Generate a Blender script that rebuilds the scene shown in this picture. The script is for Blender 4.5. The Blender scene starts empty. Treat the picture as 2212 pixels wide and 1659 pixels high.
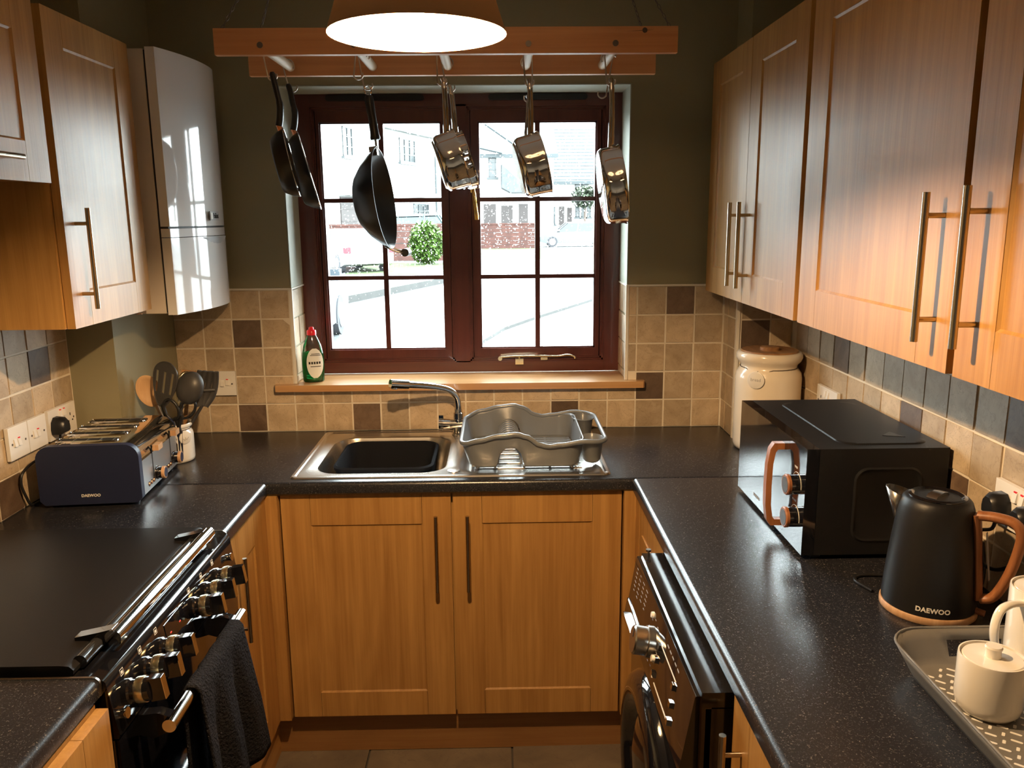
import bpy, bmesh, math, random
from mathutils import Vector, Matrix

RND = random.Random(11)
S = bpy.context.scene
COL = S.collection
PI = math.pi

# ------------------------------------------------------------------ camera
cam = bpy.data.cameras.new('camera')
cam.sensor_width = 36.0
cam.lens = 1774.79 / 2212 * 36.0
cam.clip_start = 0.02
cam.clip_end = 400
camo = bpy.data.objects.new('camera', cam)
COL.objects.link(camo)
_yaw, _pit, _rol = -0.0165, -0.2004, -0.0088
_fw = Vector((-math.sin(_yaw) * math.cos(_pit), math.cos(_yaw) * math.cos(_pit), math.sin(_pit)))
_r0 = Vector((math.cos(_yaw), math.sin(_yaw), 0))
_u0 = _r0.cross(_fw)
_r = _r0 * math.cos(_rol) + _u0 * math.sin(_rol)
_u = -_r0 * math.sin(_rol) + _u0 * math.cos(_rol)
camo.matrix_world = Matrix(((_r.x, _u.x, -_fw.x, 0.1416), (_r.y, _u.y, -_fw.y, -2.8671), (_r.z, _u.z, -_fw.z, 1.6522), (0, 0, 0, 1)))
S.camera = camo

# ------------------------------------------------------------------ world: overcast daylight
W = bpy.data.worlds.new('overcast_sky')
S.world = W
W.use_nodes = True
bg = W.node_tree.nodes['Background']
bg.inputs[0].default_value = (0.85, 0.955, 0.98, 1)
bg.inputs[1].default_value = 21.0
# daylight portal in the window opening (guides sampling, gives off nothing itself)
pl = bpy.data.lights.new('window_portal', 'AREA')
pl.shape = 'RECTANGLE'
pl.size, pl.size_y = 1.16, 1.0
pl.cycles.is_portal = True
plo = bpy.data.objects.new('window_portal', pl)
plo.location = (0.01, 0.27, 1.58)
plo.rotation_euler = (-PI / 2, 0, 0)
COL.objects.link(plo)

S.view_settings.view_transform = 'Standard'
S.view_settings.look = 'None'
S.view_settings.exposure = 0.32
S.view_settings.gamma = 1.0
S.view_settings.use_curve_mapping = False
S.cycles.use_denoising = True
S.cycles.max_bounces = 9
S.cycles.diffuse_bounces = 4
S.cycles.glossy_bounces = 5
S.cycles.transmission_bounces = 8
S.cycles.transparent_max_bounces = 24
S.cycles.sample_clamp_indirect = 6.0
S.cycles.caustics_reflective = True
S.cycles.blur_glossy = 0.4
S.cycles.caustics_refractive = False
LAMP = Vector((0.030, -1.60, 1.975))      # bulb of the pendant lamp
LAMP_W = 102.0
LAMP_COL = (1.0, 0.645, 0.325)

# ------------------------------------------------------------------ materials
MATS = {}


def _nt(name):
    m = bpy.data.materials.new(name)
    m.use_nodes = True
    nt = m.node_tree
    b = nt.nodes['Principled BSDF']
    MATS[name] = m
    return m, nt, b


def N(nt, t, **kw):
    n = nt.nodes.new(t)
    for k, v in kw.items():
        setattr(n, k, v)
    return n


def mat(name, col, rough=0.5, metal=0.0, spec=0.5, coat=0.0, noise=0.0, nscale=20.0, bump=0.0, bscale=60.0, bdist=0.004, emit=None, estr=1.0, aniso=0.0, trans=0.0, ior=1.45):
    m, nt, b = _nt(name)
    b.inputs['Base Color'].default_value = (*col, 1)
    b.inputs['Roughness'].default_value = rough
    b.inputs['Metallic'].default_value = metal
    b.inputs['Specular IOR Level'].default_value = spec
    b.inputs['Coat Weight'].default_value = coat
    b.inputs['Coat Roughness'].default_value = 0.08
    b.inputs['Transmission Weight'].default_value = trans
    b.inputs['IOR'].default_value = ior
    if emit:
        b.inputs['Emission Color'].default_value = (*emit, 1)
        b.inputs['Emission Strength'].default_value = estr
    g = None
    if noise or bump:
        g = N(nt, 'ShaderNodeNewGeometry')
    if noise:
        t = N(nt, 'ShaderNodeTexNoise')
        t.inputs['Scale'].default_value = nscale
        t.inputs['Detail'].default_value = 6
        nt.links.new(g.outputs['Position'], t.inputs['Vector'])
        r = N(nt, 'ShaderNodeValToRGB')
        r.color_ramp.elements[0].position = 0.3
        r.color_ramp.elements[1].position = 0.72
        r.color_ramp.elements[0].color = (*[c * (1 - noise) for c in col], 1)
        r.color_ramp.elements[1].color = (*[min(1, c * (1 + noise)) for c in col], 1)
        nt.links.new(t.outputs['Fac'], r.inputs['Fac'])
        nt.links.new(r.outputs['Color'], b.inputs['Base Color'])
    if bump:
        t = N(nt, 'ShaderNodeTexNoise')
        t.inputs['Scale'].default_value = bscale
        t.inputs['Detail'].default_value = 4
        nt.links.new(g.outputs['Position'], t.inputs['Vector'])
        bp = N(nt, 'ShaderNodeBump')
        bp.inputs['Strength'].default_value = bump
        bp.inputs['Distance'].default_value = bdist
        nt.links.new(t.outputs['Fac'], bp.inputs['Height'])
        nt.links.new(bp.outputs['Normal'], b.inputs['Normal'])
    return m


def wood(name, dark, light, axis='z', rough=0.38, coat=0.0, fine=70.0, spec=0.5, bump=0.12):
    """wood grain running along one world axis"""
    m, nt, b = _nt(name)
    g = N(nt, 'ShaderNodeNewGeometry')
    info = N(nt, 'ShaderNodeObjectInfo')
    add = N(nt, 'ShaderNodeVectorMath', operation='MULTIPLY_ADD')
    comb = N(nt, 'ShaderNodeCombineXYZ')
    for i in range(3):
        nt.links.new(info.outputs['Random'], comb.inputs[i])
    add.inputs[1].default_value = (7.3, 3.1, 5.7)
    nt.links.new(comb.outputs[0], add.inputs[0])
    nt.links.new(g.outputs['Position'], add.inputs[2])
    mp = N(nt, 'ShaderNodeMapping')
    sc = [fine, fine, fine]
    sc['xyz'.index(axis)] = fine * 0.022
    mp.inputs['Scale'].default_value = sc
    nt.links.new(add.outputs[0], mp.inputs['Vector'])
    t = N(nt, 'ShaderNodeTexNoise')
    t.inputs['Scale'].default_value = 1.0
    t.inputs['Detail'].default_value = 8
    t.inputs['Roughness'].default_value = 0.65
    t.inputs['Distortion'].default_value = 0.5
    nt.links.new(mp.outputs[0], t.inputs['Vector'])
    mp2 = N(nt, 'ShaderNodeMapping')
    sc2 = [fine * 0.16] * 3
    sc2['xyz'.index(axis)] = fine * 0.018
    mp2.inputs['Scale'].default_value = sc2
    nt.links.new(add.outputs[0], mp2.inputs['Vector'])
    t2 = N(nt, 'ShaderNodeTexNoise')
    t2.inputs['Scale'].default_value = 1.0
    t2.inputs['Detail'].default_value = 3
    t2.inputs['Distortion'].default_value = 1.2
    nt.links.new(mp2.outputs[0], t2.inputs['Vector'])
    mx = N(nt, 'ShaderNodeMath', operation='MULTIPLY_ADD')
    mx.inputs[1].default_value = 0.55
    nt.links.new(t.outputs['Fac'], mx.inputs[0])
    m2 = N(nt, 'ShaderNodeMath', operation='MULTIPLY')
    m2.inputs[1].default_value = 0.45
    nt.links.new(t2.outputs['Fac'], m2.inputs[0])
    nt.links.new(m2.outputs[0], mx.inputs[2])
    r = N(nt, 'ShaderNodeValToRGB')
    r.color_ramp.elements[0].position = 0.36
    r.color_ramp.elements[1].position = 0.66
    r.color_ramp.elements[0].color = (*dark, 1)
    r.color_ramp.elements[1].color = (*light, 1)
    nt.links.new(mx.outputs[0], r.inputs['Fac'])
    nt.links.new(r.outputs['Color'], b.inputs['Base Color'])
    bp = N(nt, 'ShaderNodeBump')
    bp.inputs['Strength'].default_value = bump
    bp.inputs['Distance'].default_value = 0.002
    nt.links.new(t.outputs['Fac'], bp.inputs['Height'])
    nt.links.new(bp.outputs['Normal'], b.inputs['Normal'])
    b.inputs['Roughness'].default_value = rough
    b.inputs['Coat Weight'].default_value = coat
    b.inputs['Specular IOR Level'].default_value = spec
    return m


def stone(name, c1, c2, vein, rough=0.45, scale=14.0, objvar=0.25, bump=0.35):
    """tumbled stone tile: cloudy colour, hairline veins, chipped relief"""
    m, nt, b = _nt(name)
    g = N(nt, 'ShaderNodeNewGeometry')
    info = N(nt, 'ShaderNodeObjectInfo')
    t = N(nt, 'ShaderNodeTexNoise')
    t.inputs['Scale'].default_value = scale
    t.inputs['Detail'].default_value = 7
    t.inputs['Roughness'].default_value = 0.6
    t.inputs['Distortion'].default_value = 0.8
    nt.links.new(g.outputs['Position'], t.inputs['Vector'])
    r = N(nt, 'ShaderNodeValToRGB')
    r.color_ramp.elements[0].position = 0.32
    r.color_ramp.elements[1].position = 0.7
    r.color_ramp.elements[0].color = (*c1, 1)
    r.color_ramp.elements[1].color = (*c2, 1)
    nt.links.new(t.outputs['Fac'], r.inputs['Fac'])
    v = N(nt, 'ShaderNodeTexNoise')
    v.inputs['Scale'].default_value = scale * 1.6
    v.inputs['Detail'].default_value = 5
    v.inputs['Distortion'].default_value = 2.2
    nt.links.new(g.outputs['Position'], v.inputs['Vector'])
    vr = N(nt, 'ShaderNodeValToRGB')
    e = vr.color_ramp.elements
    e[0].position = 0.485
    e[0].color = (0, 0, 0, 1)
    e[1].position = 0.5
    e[1].color = (1, 1, 1, 1)
    e2 = e.new(0.515)
    e2.color = (0, 0, 0, 1)
    nt.links.new(v.outputs['Fac'], vr.inputs['Fac'])
    mx = N(nt, 'ShaderNodeMix', data_type='RGBA')
    mx.inputs['B'].default_value = (*vein, 1)
    ms = N(nt, 'ShaderNodeMath', operation='MULTIPLY')
    ms.inputs[1].default_value = 0.5
    nt.links.new(vr.outputs['Color'], ms.inputs[0])
    nt.links.new(ms.outputs[0], mx.inputs['Factor'])
    nt.links.new(r.outputs['Color'], mx.inputs['A'])
    hs = N(nt, 'ShaderNodeHueSaturation')
    mm = N(nt, 'ShaderNodeMapRange')
    mm.inputs['To Min'].default_value = 1 - objvar
    mm.inputs['To Max'].default_value = 1 + objvar * 0.6
    nt.links.new(info.outputs['Random'], mm.inputs['Value'])
    nt.links.new(mm.outputs[0], hs.inputs['Value'])
    nt.links.new(mx.outputs['Result'], hs.inputs['Color'])
    nt.links.new(hs.outputs['Color'], b.inputs['Base Color'])
    bp = N(nt, 'ShaderNodeBump')
    bp.inputs['Strength'].default_value = bump
    bp.inputs['Distance'].default_value = 0.003
    nt.links.new(t.outputs['Fac'], bp.inputs['Height'])
    nt.links.new(bp.outputs['Normal'], b.inputs['Normal'])
    b.inputs['Roughness'].default_value = rough
    return m


def speckle(name, base, fleck, rough=0.33, scale=260.0, amount=0.71):
    """laminate worktop: dark ground with fine pale flecks"""
    m, nt, b = _nt(name)
    g = N(nt, 'ShaderNodeNewGeometry')
    t = N(nt, 'ShaderNodeTexNoise')
    t.inputs['Scale'].default_value = scale
    t.inputs['Detail'].default_value = 2
    t.inputs['Distortion'].default_value = 1.0
    nt.links.new(g.outputs['Position'], t.inputs['Vector'])
    r = N(nt, 'ShaderNodeValToRGB')
    e = r.color_ramp.elements
    e[0].position = 0.35
    e[0].color = (*[c * 0.7 for c in base], 1)
    e[1].position = amount + 0.06
    e[1].color = (*fleck, 1)
    e2 = e.new(amount - 0.1)
    e2.color = (*base, 1)
    nt.links.new(t.outputs['Fac'], r.inputs['Fac'])
    nt.links.new(r.outputs['Color'], b.inputs['Base Color'])
    n2 = N(nt, 'ShaderNodeTexNoise')
    n2.inputs['Scale'].default_value = 420
    nt.links.new(g.outputs['Position'], n2.inputs['Vector'])
    bp = N(nt, 'ShaderNodeBump')
    bp.inputs['Strength'].default_value = 0.12
    bp.inputs['Distance'].default_value = 0.001
    nt.links.new(n2.outputs['Fac'], bp.inputs['Height'])
    nt.links.new(bp.outputs['Normal'], b.inputs['Normal'])
    b.inputs['Roughness'].default_value = rough
    return m


def thin_glass(name, tint=(1, 1, 1), refl=1.0, rough=0.0):
    m = bpy.data.materials.new(name)
    m.use_nodes = True
    nt = m.node_tree
    nt.nodes.clear()
    o = N(nt, 'ShaderNodeOutputMaterial')
    tr = N(nt, 'ShaderNodeBsdfTransparent')
    tr.inputs[0].default_value = (*tint, 1)
    gl = N(nt, 'ShaderNodeBsdfGlossy')
    gl.inputs['Roughness'].default_value = rough
    fr = N(nt, 'ShaderNodeFresnel')
    fr.inputs['IOR'].default_value = 1.45
    mu = N(nt, 'ShaderNodeMath', operation='MULTIPLY')
    mu.inputs[1].default_value = refl
    nt.links.new(fr.outputs[0], mu.inputs[0])
    mx = N(nt, 'ShaderNodeMixShader')
    nt.links.new(mu.outputs[0], mx.inputs[0])
    nt.links.new(tr.outputs[0], mx.inputs[1])
    nt.links.new(gl.outputs[0], mx.inputs[2])
    nt.links.new(mx.outputs[0], o.inputs['Surface'])
    MATS[name] = m
    return m


wood('oak', (0.31, 0.150, 0.040), (0.47, 0.258, 0.080), 'z', rough=0.36, fine=85, bump=0.2)
wood('oak_y', (0.31, 0.150, 0.040), (0.47, 0.258, 0.080), 'y', rough=0.36, fine=85, bump=0.2)
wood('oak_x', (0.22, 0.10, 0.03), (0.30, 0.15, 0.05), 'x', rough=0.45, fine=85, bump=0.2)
wood('pine', (0.52, 0.22, 0.085), (0.70, 0.35, 0.15), 'x', rough=0.5, fine=55)
wood('sill_wood', (0.42, 0.20, 0.07), (0.62, 0.38, 0.18), 'x', rough=0.28, fine=45, coat=0.3)
wood('dowel_wood', (0.62, 0.48, 0.32), (0.75, 0.62, 0.45), 'y', rough=0.55, fine=60)
wood('mahogany', (0.068, 0.015, 0.013), (0.115, 0.027, 0.022), 'z', rough=0.3, fine=60, coat=0.35)
wood('mahogany_x', (0.068, 0.015, 0.013), (0.115, 0.027, 0.022), 'x', rough=0.3, fine=60, coat=0.35)
wood('walnut', (0.19, 0.065, 0.022), (0.34, 0.135, 0.05), 'z', rough=0.42, fine=110)
wood('beech', (0.55, 0.32, 0.15), (0.68, 0.43, 0.22), 'z', rough=0.55, fine=90)
wood('acacia', (0.22, 0.10, 0.04), (0.45, 0.24, 0.10), 'y', rough=0.45, fine=60)
wood('oak_pale', (0.42, 0.23, 0.11), (0.58, 0.36, 0.20), 'z', rough=0.45, fine=120)
stone('tile_beige', (0.42, 0.315, 0.20), (0.60, 0.475, 0.325), (0.24, 0.16, 0.10), rough=0.42)
stone('tile_brown', (0.11, 0.07, 0.045), (0.20, 0.135, 0.09), (0.06, 0.04, 0.03), rough=0.42)
stone('slate', (0.10, 0.075, 0.05), (0.17, 0.13, 0.085), (0.06, 0.05, 0.04), rough=0.55, scale=6, objvar=0.15)
mat('grout', (0.72, 0.65, 0.53), 0.85, noise=0.08)
mat('floor_grout', (0.07, 0.06, 0.05), 0.9)
mat('paint', (0.26, 0.235, 0.142), 0.55, bump=0.05, bscale=300)
mat('paint_window_lit', (0.40, 0.43, 0.36), 0.55, bump=0.05, bscale=300)  # wall paint made paler, window light worked into its colour
mat('ceiling_paint', (0.78, 0.75, 0.70), 0.8)
mat('paint_pale', (0.55, 0.52, 0.45), 0.7)
mat('tile_trim', (0.74, 0.70, 0.62), 0.4)
speckle('worktop', (0.018, 0.018, 0.022), (0.15, 0.135, 0.12), rough=0.26, amount=0.71, scale=330)
mat('steel', (0.58, 0.55, 0.51), 0.27, metal=1.0, bump=0.03, bscale=500)
mat('satin_steel', (0.62, 0.61, 0.60), 0.36, metal=1.0)
mat('chrome', (0.78, 0.76, 0.74), 0.06, metal=1.0)
mat('brushed', (0.50, 0.43, 0.34), 0.22, metal=1.0)
mat('brass', (0.85, 0.55, 0.16), 0.2, metal=1.0)
mat('pale_brass', (0.86, 0.76, 0.52), 0.25, metal=1.0)
mat('dark_screw', (0.16, 0.13, 0.11), 0.4, metal=0.8)
mat('wire', (0.55, 0.50, 0.44), 0.3, metal=1.0)
mat('black_plastic', (0.012, 0.012, 0.013), 0.35)
mat('black_gloss', (0.006, 0.006, 0.008), 0.05, coat=1.0)
mat('black_enamel', (0.010, 0.009, 0.009), 0.13, coat=0.4)
mat('lid_black', (0.010, 0.009, 0.009), 0.36, spec=0.35, bump=0.04, bscale=500)
mat('lid_rim', (0.02, 0.02, 0.022), 0.2, coat=0.6)
mat('black_matte', (0.010, 0.010, 0.011), 0.42, spec=0.3, bump=0.05, bscale=900)
mat('navy', (0.013, 0.018, 0.050), 0.42, bump=0.04, bscale=900)
mat('nonstick', (0.012, 0.012, 0.014), 0.3)
mat('charcoal_plastic', (0.045, 0.043, 0.042), 0.42)
mat('white_plastic', (0.80, 0.77, 0.72), 0.3)
mat('boiler_white', (0.74, 0.73, 0.72), 0.05, coat=0.5)
mat('boiler_side', (0.70, 0.62, 0.52), 0.3)
mat('ceramic', (0.83, 0.79, 0.72), 0.12, coat=0.6)
mat('cream', (0.80, 0.70, 0.56), 0.22, coat=0.4)
mat('grey_tray', (0.155, 0.145, 0.130), 0.45, bump=0.05, bscale=500)
mat('rack_grey', (0.16, 0.172, 0.185), 0.3, coat=0.2)
mat('bowl_black', (0.008, 0.009, 0.012), 0.85, spec=0.08)
mat('print_white', (0.72, 0.70, 0.65), 0.6)
mat('letter_white', (0.75, 0.72, 0.66), 0.5)
mat('letter_grey', (0.35, 0.35, 0.36), 0.5)
mat('letter_dark', (0.02, 0.02, 0.02), 0.6)
mat('red_plastic', (0.75, 0.015, 0.03), 0.3)
mat('copper', (0.80, 0.36, 0.20), 0.25, metal=1.0)
mat('red_led', (0.5, 0.01, 0.01), 0.4, emit=(1, 0.05, 0.02), estr=1.2)
mat('towel', (0.012, 0.012, 0.015), 0.95, spec=0.1, bump=1.0, bscale=170, bdist=0.012)
mat('label_paper', (0.80, 0.82, 0.80), 0.45)
mat('soap', (0.01, 0.42, 0.09), 0.08, trans=0.75, ior=1.35)
def fabric(name, col, tcol, f):
    m = bpy.data.materials.new(name)
    m.use_nodes = True
    nt = m.node_tree
    nt.nodes.clear()
    o = N(nt, 'ShaderNodeOutputMaterial')
    d = N(nt, 'ShaderNodeBsdfDiffuse')
    d.inputs[0].default_value = (*col, 1)
    tr = N(nt, 'ShaderNodeBsdfTranslucent')
    tr.inputs[0].default_value = (*tcol, 1)
    mx = N(nt, 'ShaderNodeMixShader')
    mx.inputs[0].default_value = f
    nt.links.new(d.outputs[0], mx.inputs[1])
    nt.links.new(tr.outputs[0], mx.inputs[2])
    nt.links.new(mx.outputs[0], o.inputs['Surface'])
    MATS[name] = m


fabric('shade_outer', (0.12, 0.075, 0.045), (0.60, 0.38, 0.22), 0.012)
fabric('shade_inner', (0.90, 0.84, 0.74), (0.9, 0.7, 0.5), 0.04)
def lit_glass(name, col, strength):
    m = bpy.data.materials.new(name)
    m.use_nodes = True
    nt = m.node_tree
    nt.nodes.clear()
    o = N(nt, 'ShaderNodeOutputMaterial')
    e = N(nt, 'ShaderNodeEmission')
    e.inputs[0].default_value = (*col, 1)
    e.inputs[1].default_value = strength
    tr = N(nt, 'ShaderNodeBsdfTransparent')
    mx = N(nt, 'ShaderNodeMixShader')
    mx.inputs[0].default_value = 0.3
    nt.links.new(tr.outputs[0], mx.inputs[1])
    nt.links.new(e.outputs[0], mx.inputs[2])
    nt.links.new(mx.outputs[0], o.inputs['Surface'])
    MATS[name] = m


lit_glass('bulb', (1.0, 0.72, 0.42), 60.0)
thin_glass('window_glass', (0.96, 0.99, 0.98), 1.0)
thin_glass('clear_plastic', (0.90, 0.93, 0.92), 1.2, 0.05)
mat('water_drop', (1, 1, 1), 0.0, trans=1.0, ior=1.33)
# outside
mat('render_white', (0.4133, 0.4133, 0.4), 0.9, noise=0.06, nscale=1.2)
mat('roof_tile', (0.0513, 0.0583, 0.0653), 0.7, noise=0.2, nscale=3)
mat('roof_sky_glare', (0.26, 0.26, 0.26), 0.7, noise=0.2, nscale=3)  # lightened so the base colour carries sky glare off wet roofs
mat('fascia', (0.0261, 0.0336, 0.0373), 0.6)
mat('house_glass', (0.014, 0.0187, 0.021), 0.15)
mat('house_frame', (0.042, 0.0491, 0.0525), 0.5)
mat('garage_brown', (0.0255, 0.0188, 0.0179), 0.6, noise=0.1)
mat('brick', (0.0515, 0.019, 0.0143), 0.85, noise=0.3, nscale=5)
mat('asphalt', (0.0854, 0.0906, 0.096), 0.35, noise=0.18, nscale=1.5)
mat('pavement', (0.1066, 0.112, 0.1174), 0.45, noise=0.12, nscale=1.0)
mat('kerb', (0.0105, 0.0105, 0.0094), 0.7, noise=0.4, nscale=4)
mat('grass', (0.0233, 0.0397, 0.0047), 0.9, noise=0.35, nscale=6)
mat('leaf', (0.0447, 0.0897, 0.0102), 0.6, noise=0.4, nscale=5)
mat('tree_leaf', (0.028, 0.0397, 0.021), 0.7, noise=0.3, nscale=2)
mat('bark', (0.08, 0.06, 0.05), 0.9)
mat('car_white', (0.4, 0.4, 0.4067), 0.2, coat=0.6)
mat('car_silver', (0.052, 0.06, 0.066), 0.25, metal=0.4, coat=0.6)
mat('car_teal', (0.0373, 0.0672, 0.0709), 0.2, coat=0.6)
mat('car_grey', (0.032, 0.0426, 0.0534), 0.5)
mat('car_glass', (0.0133, 0.0233, 0.0267), 0.06)
mat('tyre', (0.03, 0.03, 0.035), 0.8)
mat('alloy', (0.45, 0.47, 0.48), 0.3, metal=0.8)
mat('tail_red', (0.1667, 0.0053, 0.0133), 0.2)


# ------------------------------------------------------------------ mesh helpers
MW = {}          # world matrix of every thing and part


def BM():
    return bmesh.new()


def box(bm, x0, x1, y0, y1, z0, z1, M=None):
    v = [bm.verts.new((x, y, z)) for z in (z0, z1) for y in (y0, y1) for x in (x0, x1)]
    if M is not None:
        for a in v:
            a.co = M @ a.co
    for f in ((0, 2, 3, 1), (4, 5, 7, 6), (0, 1, 5, 4), (2, 6, 7, 3), (0, 4, 6, 2), (1, 3, 7, 5)):
        bm.faces.new([v[i] for i in f])
    return v


def frame_of(d):
    d = d.normalized()
    a = Vector((0, 0, 1)) if abs(d.z) < 0.9 else Vector((1, 0, 0))
    u = d.cross(a).normalized()
    return u, d.cross(u).normalized()


def cyl(bm, p0, p1, r, seg=16, r2=None, caps=True):
    p0, p1 = Vector(p0), Vector(p1)
    u, w = frame_of(p1 - p0)
    r2 = r if r2 is None else r2
    rings = []
    for p, q in ((p0, r), (p1, r2)):
        rings.append([bm.verts.new(p + (u * math.cos(2 * PI * i / seg) + w * math.sin(2 * PI * i / seg)) * q) for i in range(seg)])
    for i in range(seg):
        j = (i + 1) % seg
        bm.faces.new((rings[0][i], rings[0][j], rings[1][j], rings[1][i]))
    if caps:
        bm.faces.new(rings[0][::-1])
        bm.faces.new(rings[1])


def tube(bm, pts, r, seg=8, closed=False, sx=1.0, sy=1.0, up=None):
    pts = [Vector(p) for p in pts]
    n = len(pts)
    rings = []
    pu = None
    for i in range(n):
        if closed:
            d = pts[(i + 1) % n] - pts[i - 1]
        else:
            d = pts[min(i + 1, n - 1)] - pts[max(i - 1, 0)]
        d.normalize()
        if up is not None:
            u = Vector(up)
            u = (u - d * u.dot(d)).normalized()
        elif pu is None:
            u = frame_of(d)[0]
        else:
            u = (pu - d * pu.dot(d)).normalized()
        pu = u
        w = d.cross(u)
        rr = r[i] if isinstance(r, (list, tuple)) else r
        rings.append([bm.verts.new(pts[i] + u * (math.cos(2 * PI * k / seg) * rr * sx) + w * (math.sin(2 * PI * k / seg) * rr * sy)) for k in range(seg)])
    for i in range(n if closed else n - 1):
        a, b = rings[i], rings[(i + 1) % n]
        for k in range(seg):
            j = (k + 1) % seg
            bm.faces.new((a[k], a[j], b[j], b[k]))
    if not closed:
        bm.faces.new(rings[0][::-1])
        bm.faces.new(rings[-1])


def smooth_path(pts, n=6, closed=False):
    """Catmull-Rom through the points"""
    P = [Vector(p) for p in pts]
    out = []
    m = len(P)
    for i in range(m if closed else m - 1):
        p0 = P[i - 1] if (i > 0 or closed) else P[0] * 2 - P[1]
        p1 = P[i]
        p2 = P[(i + 1) % m]
        p3 = P[(i + 2) % m] if (i + 2 < m or closed) else P[-1] * 2 - P[-2]
        for k in range(n):
            t = k / n
            out.append(0.5 * ((2 * p1) + (p2 - p0) * t + (2 * p0 - 5 * p1 + 4 * p2 - p3) * t * t + (3 * p1 - p0 - 3 * p2 + p3) * t ** 3))
    if not closed:
        out.append(P[-1])
    return out


def lathe(bm, prof, seg=32, M=None, cap0=True, cap1=True, sx=1.0, sy=1.0):
    rings = []
    for r, z in prof:
        ring = []
        for i in range(seg):
            a = 2 * PI * i / seg
            co = Vector((r * math.cos(a) * sx, r * math.sin(a) * sy, z))
            ring.append(bm.verts.new(M @ co if M is not None else co))
        rings.append(ring)
    for a, b in zip(rings, rings[1:]):
        for i in range(seg):
            j = (i + 1) % seg
            bm.faces.new((a[i], a[j], b[j], b[i]))
    if cap0:
        bm.faces.new(rings[0][::-1])
    if cap1:
        bm.faces.new(rings[-1])
    return rings


def loft(bm, loops, cap0=False, cap1=False, skip=None):
    rings = [[bm.verts.new(p) for p in L] for L in loops]
    n = len(rings[0])
    for k, (a, b) in enumerate(zip(rings, rings[1:])):
        for i in range(n):
            if skip and skip(k, i):
                continue
            j = (i + 1) % n
            bm.faces.new((a[i], a[j], b[j], b[i]))
    if cap0:
        bm.faces.new(rings[0][::-1])
    if cap1:
        bm.faces.new(rings[-1])
    return rings


def rrect(x0, x1, y0, y1, r, z, seg=6):
    out = []
    for cx, cy, a0 in ((x1 - r, y1 - r, 0), (x0 + r, y1 - r, PI / 2), (x0 + r, y0 + r, PI), (x1 - r, y0 + r, 1.5 * PI)):
        for i in range(seg + 1):
            a = a0 + PI / 2 * i / seg
            out.append(Vector((cx + r * math.cos(a), cy + r * math.sin(a), z)))
    return out


def prism(bm, poly, f0, f1):
    """poly: 2-D points; f0/f1 map a 2-D point to 3-D at either end"""
    a = [bm.verts.new(f0(*p)) for p in poly]
    b = [bm.verts.new(f1(*p)) for p in poly]
    n = len(poly)
    for i in range(n):
        j = (i + 1) % n
        bm.faces.new((a[i], a[j], b[j], b[i]))
    bm.faces.new(a[::-1])
    bm.faces.new(b)


def prism_x(bm, poly, x0, x1):
    prism(bm, poly, lambda a, b: (x0, a, b), lambda a, b: (x1, a, b))


def prism_y(bm, poly, y0, y1):
    prism(bm, poly, lambda a, b: (a, y0, b), lambda a, b: (a, y1, b))


def prism_z(bm, poly, z0, z1):
    prism(bm, poly, lambda a, b: (a, b, z0), lambda a, b: (a, b, z1))


def finish(bm, name, m, bevel=0.0, seg=2, smooth=40):
    if bevel:
        ed = [e for e in bm.edges if len(e.link_faces) == 2 and e.calc_face_angle(0) > math.radians(30)]
        try:
            bmesh.ops.bevel(bm, geom=ed, offset=bevel, offset_type='OFFSET', segments=seg, profile=0.5, affect='EDGES', clamp_overlap=True)
        except Exception:
            pass
    bmesh.ops.recalc_face_normals(bm, faces=bm.faces)
    me = bpy.data.meshes.new(name)
    bm.to_mesh(me)
    bm.free()
    me.materials.append(MATS[m])
    if smooth:
        me.polygons.foreach_set('use_smooth', [True] * len(me.polygons))
        me.set_sharp_from_angle(angle=math.radians(smooth))
    return me


def thing(name, label, cat, loc=(0, 0, 0), rotz=0.0, group=None, rot=None, kind=None):
    o = bpy.data.objects.new(name, None)
    o.empty_display_size = 0.05
    COL.objects.link(o)
    o.location = loc
    o.rotation_euler = rot if rot else (0, 0, rotz)
    if label:
        o['label'] = label
    if cat:
        o['category'] = cat
    if group:
        o['group'] = group
    if kind:
        o['kind'] = kind
    from mathutils import Euler
    MW[o.name] = Matrix.Translation(loc) @ Euler(o.rotation_euler).to_matrix().to_4x4()
    return o


def obj(name, bm, m, parent=None, bevel=0.0, seg=2, smooth=40, world=False, label=None, cat=None, group=None, kind=None, solid=0.0):
    """one mesh object; with world=True the vertices are given in world space"""
    if parent is not None and world:
        bm.transform(MW[parent.name].inverted())
    base = None
    if parent is None:
        xs = [v.co for v in bm.verts]
        base = Vector(((min(c.x for c in xs) + max(c.x for c in xs)) / 2, (min(c.y for c in xs) + max(c.y for c in xs)) / 2, min(c.z for c in xs)))
        bm.transform(Matrix.Translation(-base))
    me = finish(bm, name, m, bevel, seg, smooth)
    o = bpy.data.objects.new(name, me)
    COL.objects.link(o)
    if parent is not None:
        o.parent = parent
        MW[o.name] = MW[parent.name]
    else:
        o.location = base
        MW[o.name] = Matrix.Translation(base)
    if solid:
        md = o.modifiers.new('thickness', 'SOLIDIFY')
        md.thickness = solid
        md.offset = 0
    for k, v in (('label', label), ('category', cat), ('group', group), ('kind', kind)):
        if v:
            o[k] = v
    return o


def struct(name, bm, m, **kw):
    return obj(name, bm, m, kind='structure', **kw)


def share(src, name, parent, M):
    """another object with the same mesh, placed by matrix M in its parent's space"""
    o = bpy.data.objects.new(name, src.data)
    COL.objects.link(o)
    o.parent = parent
    o.matrix_local = M
    MW[o.name] = MW[parent.name] @ M
    return o


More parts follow.
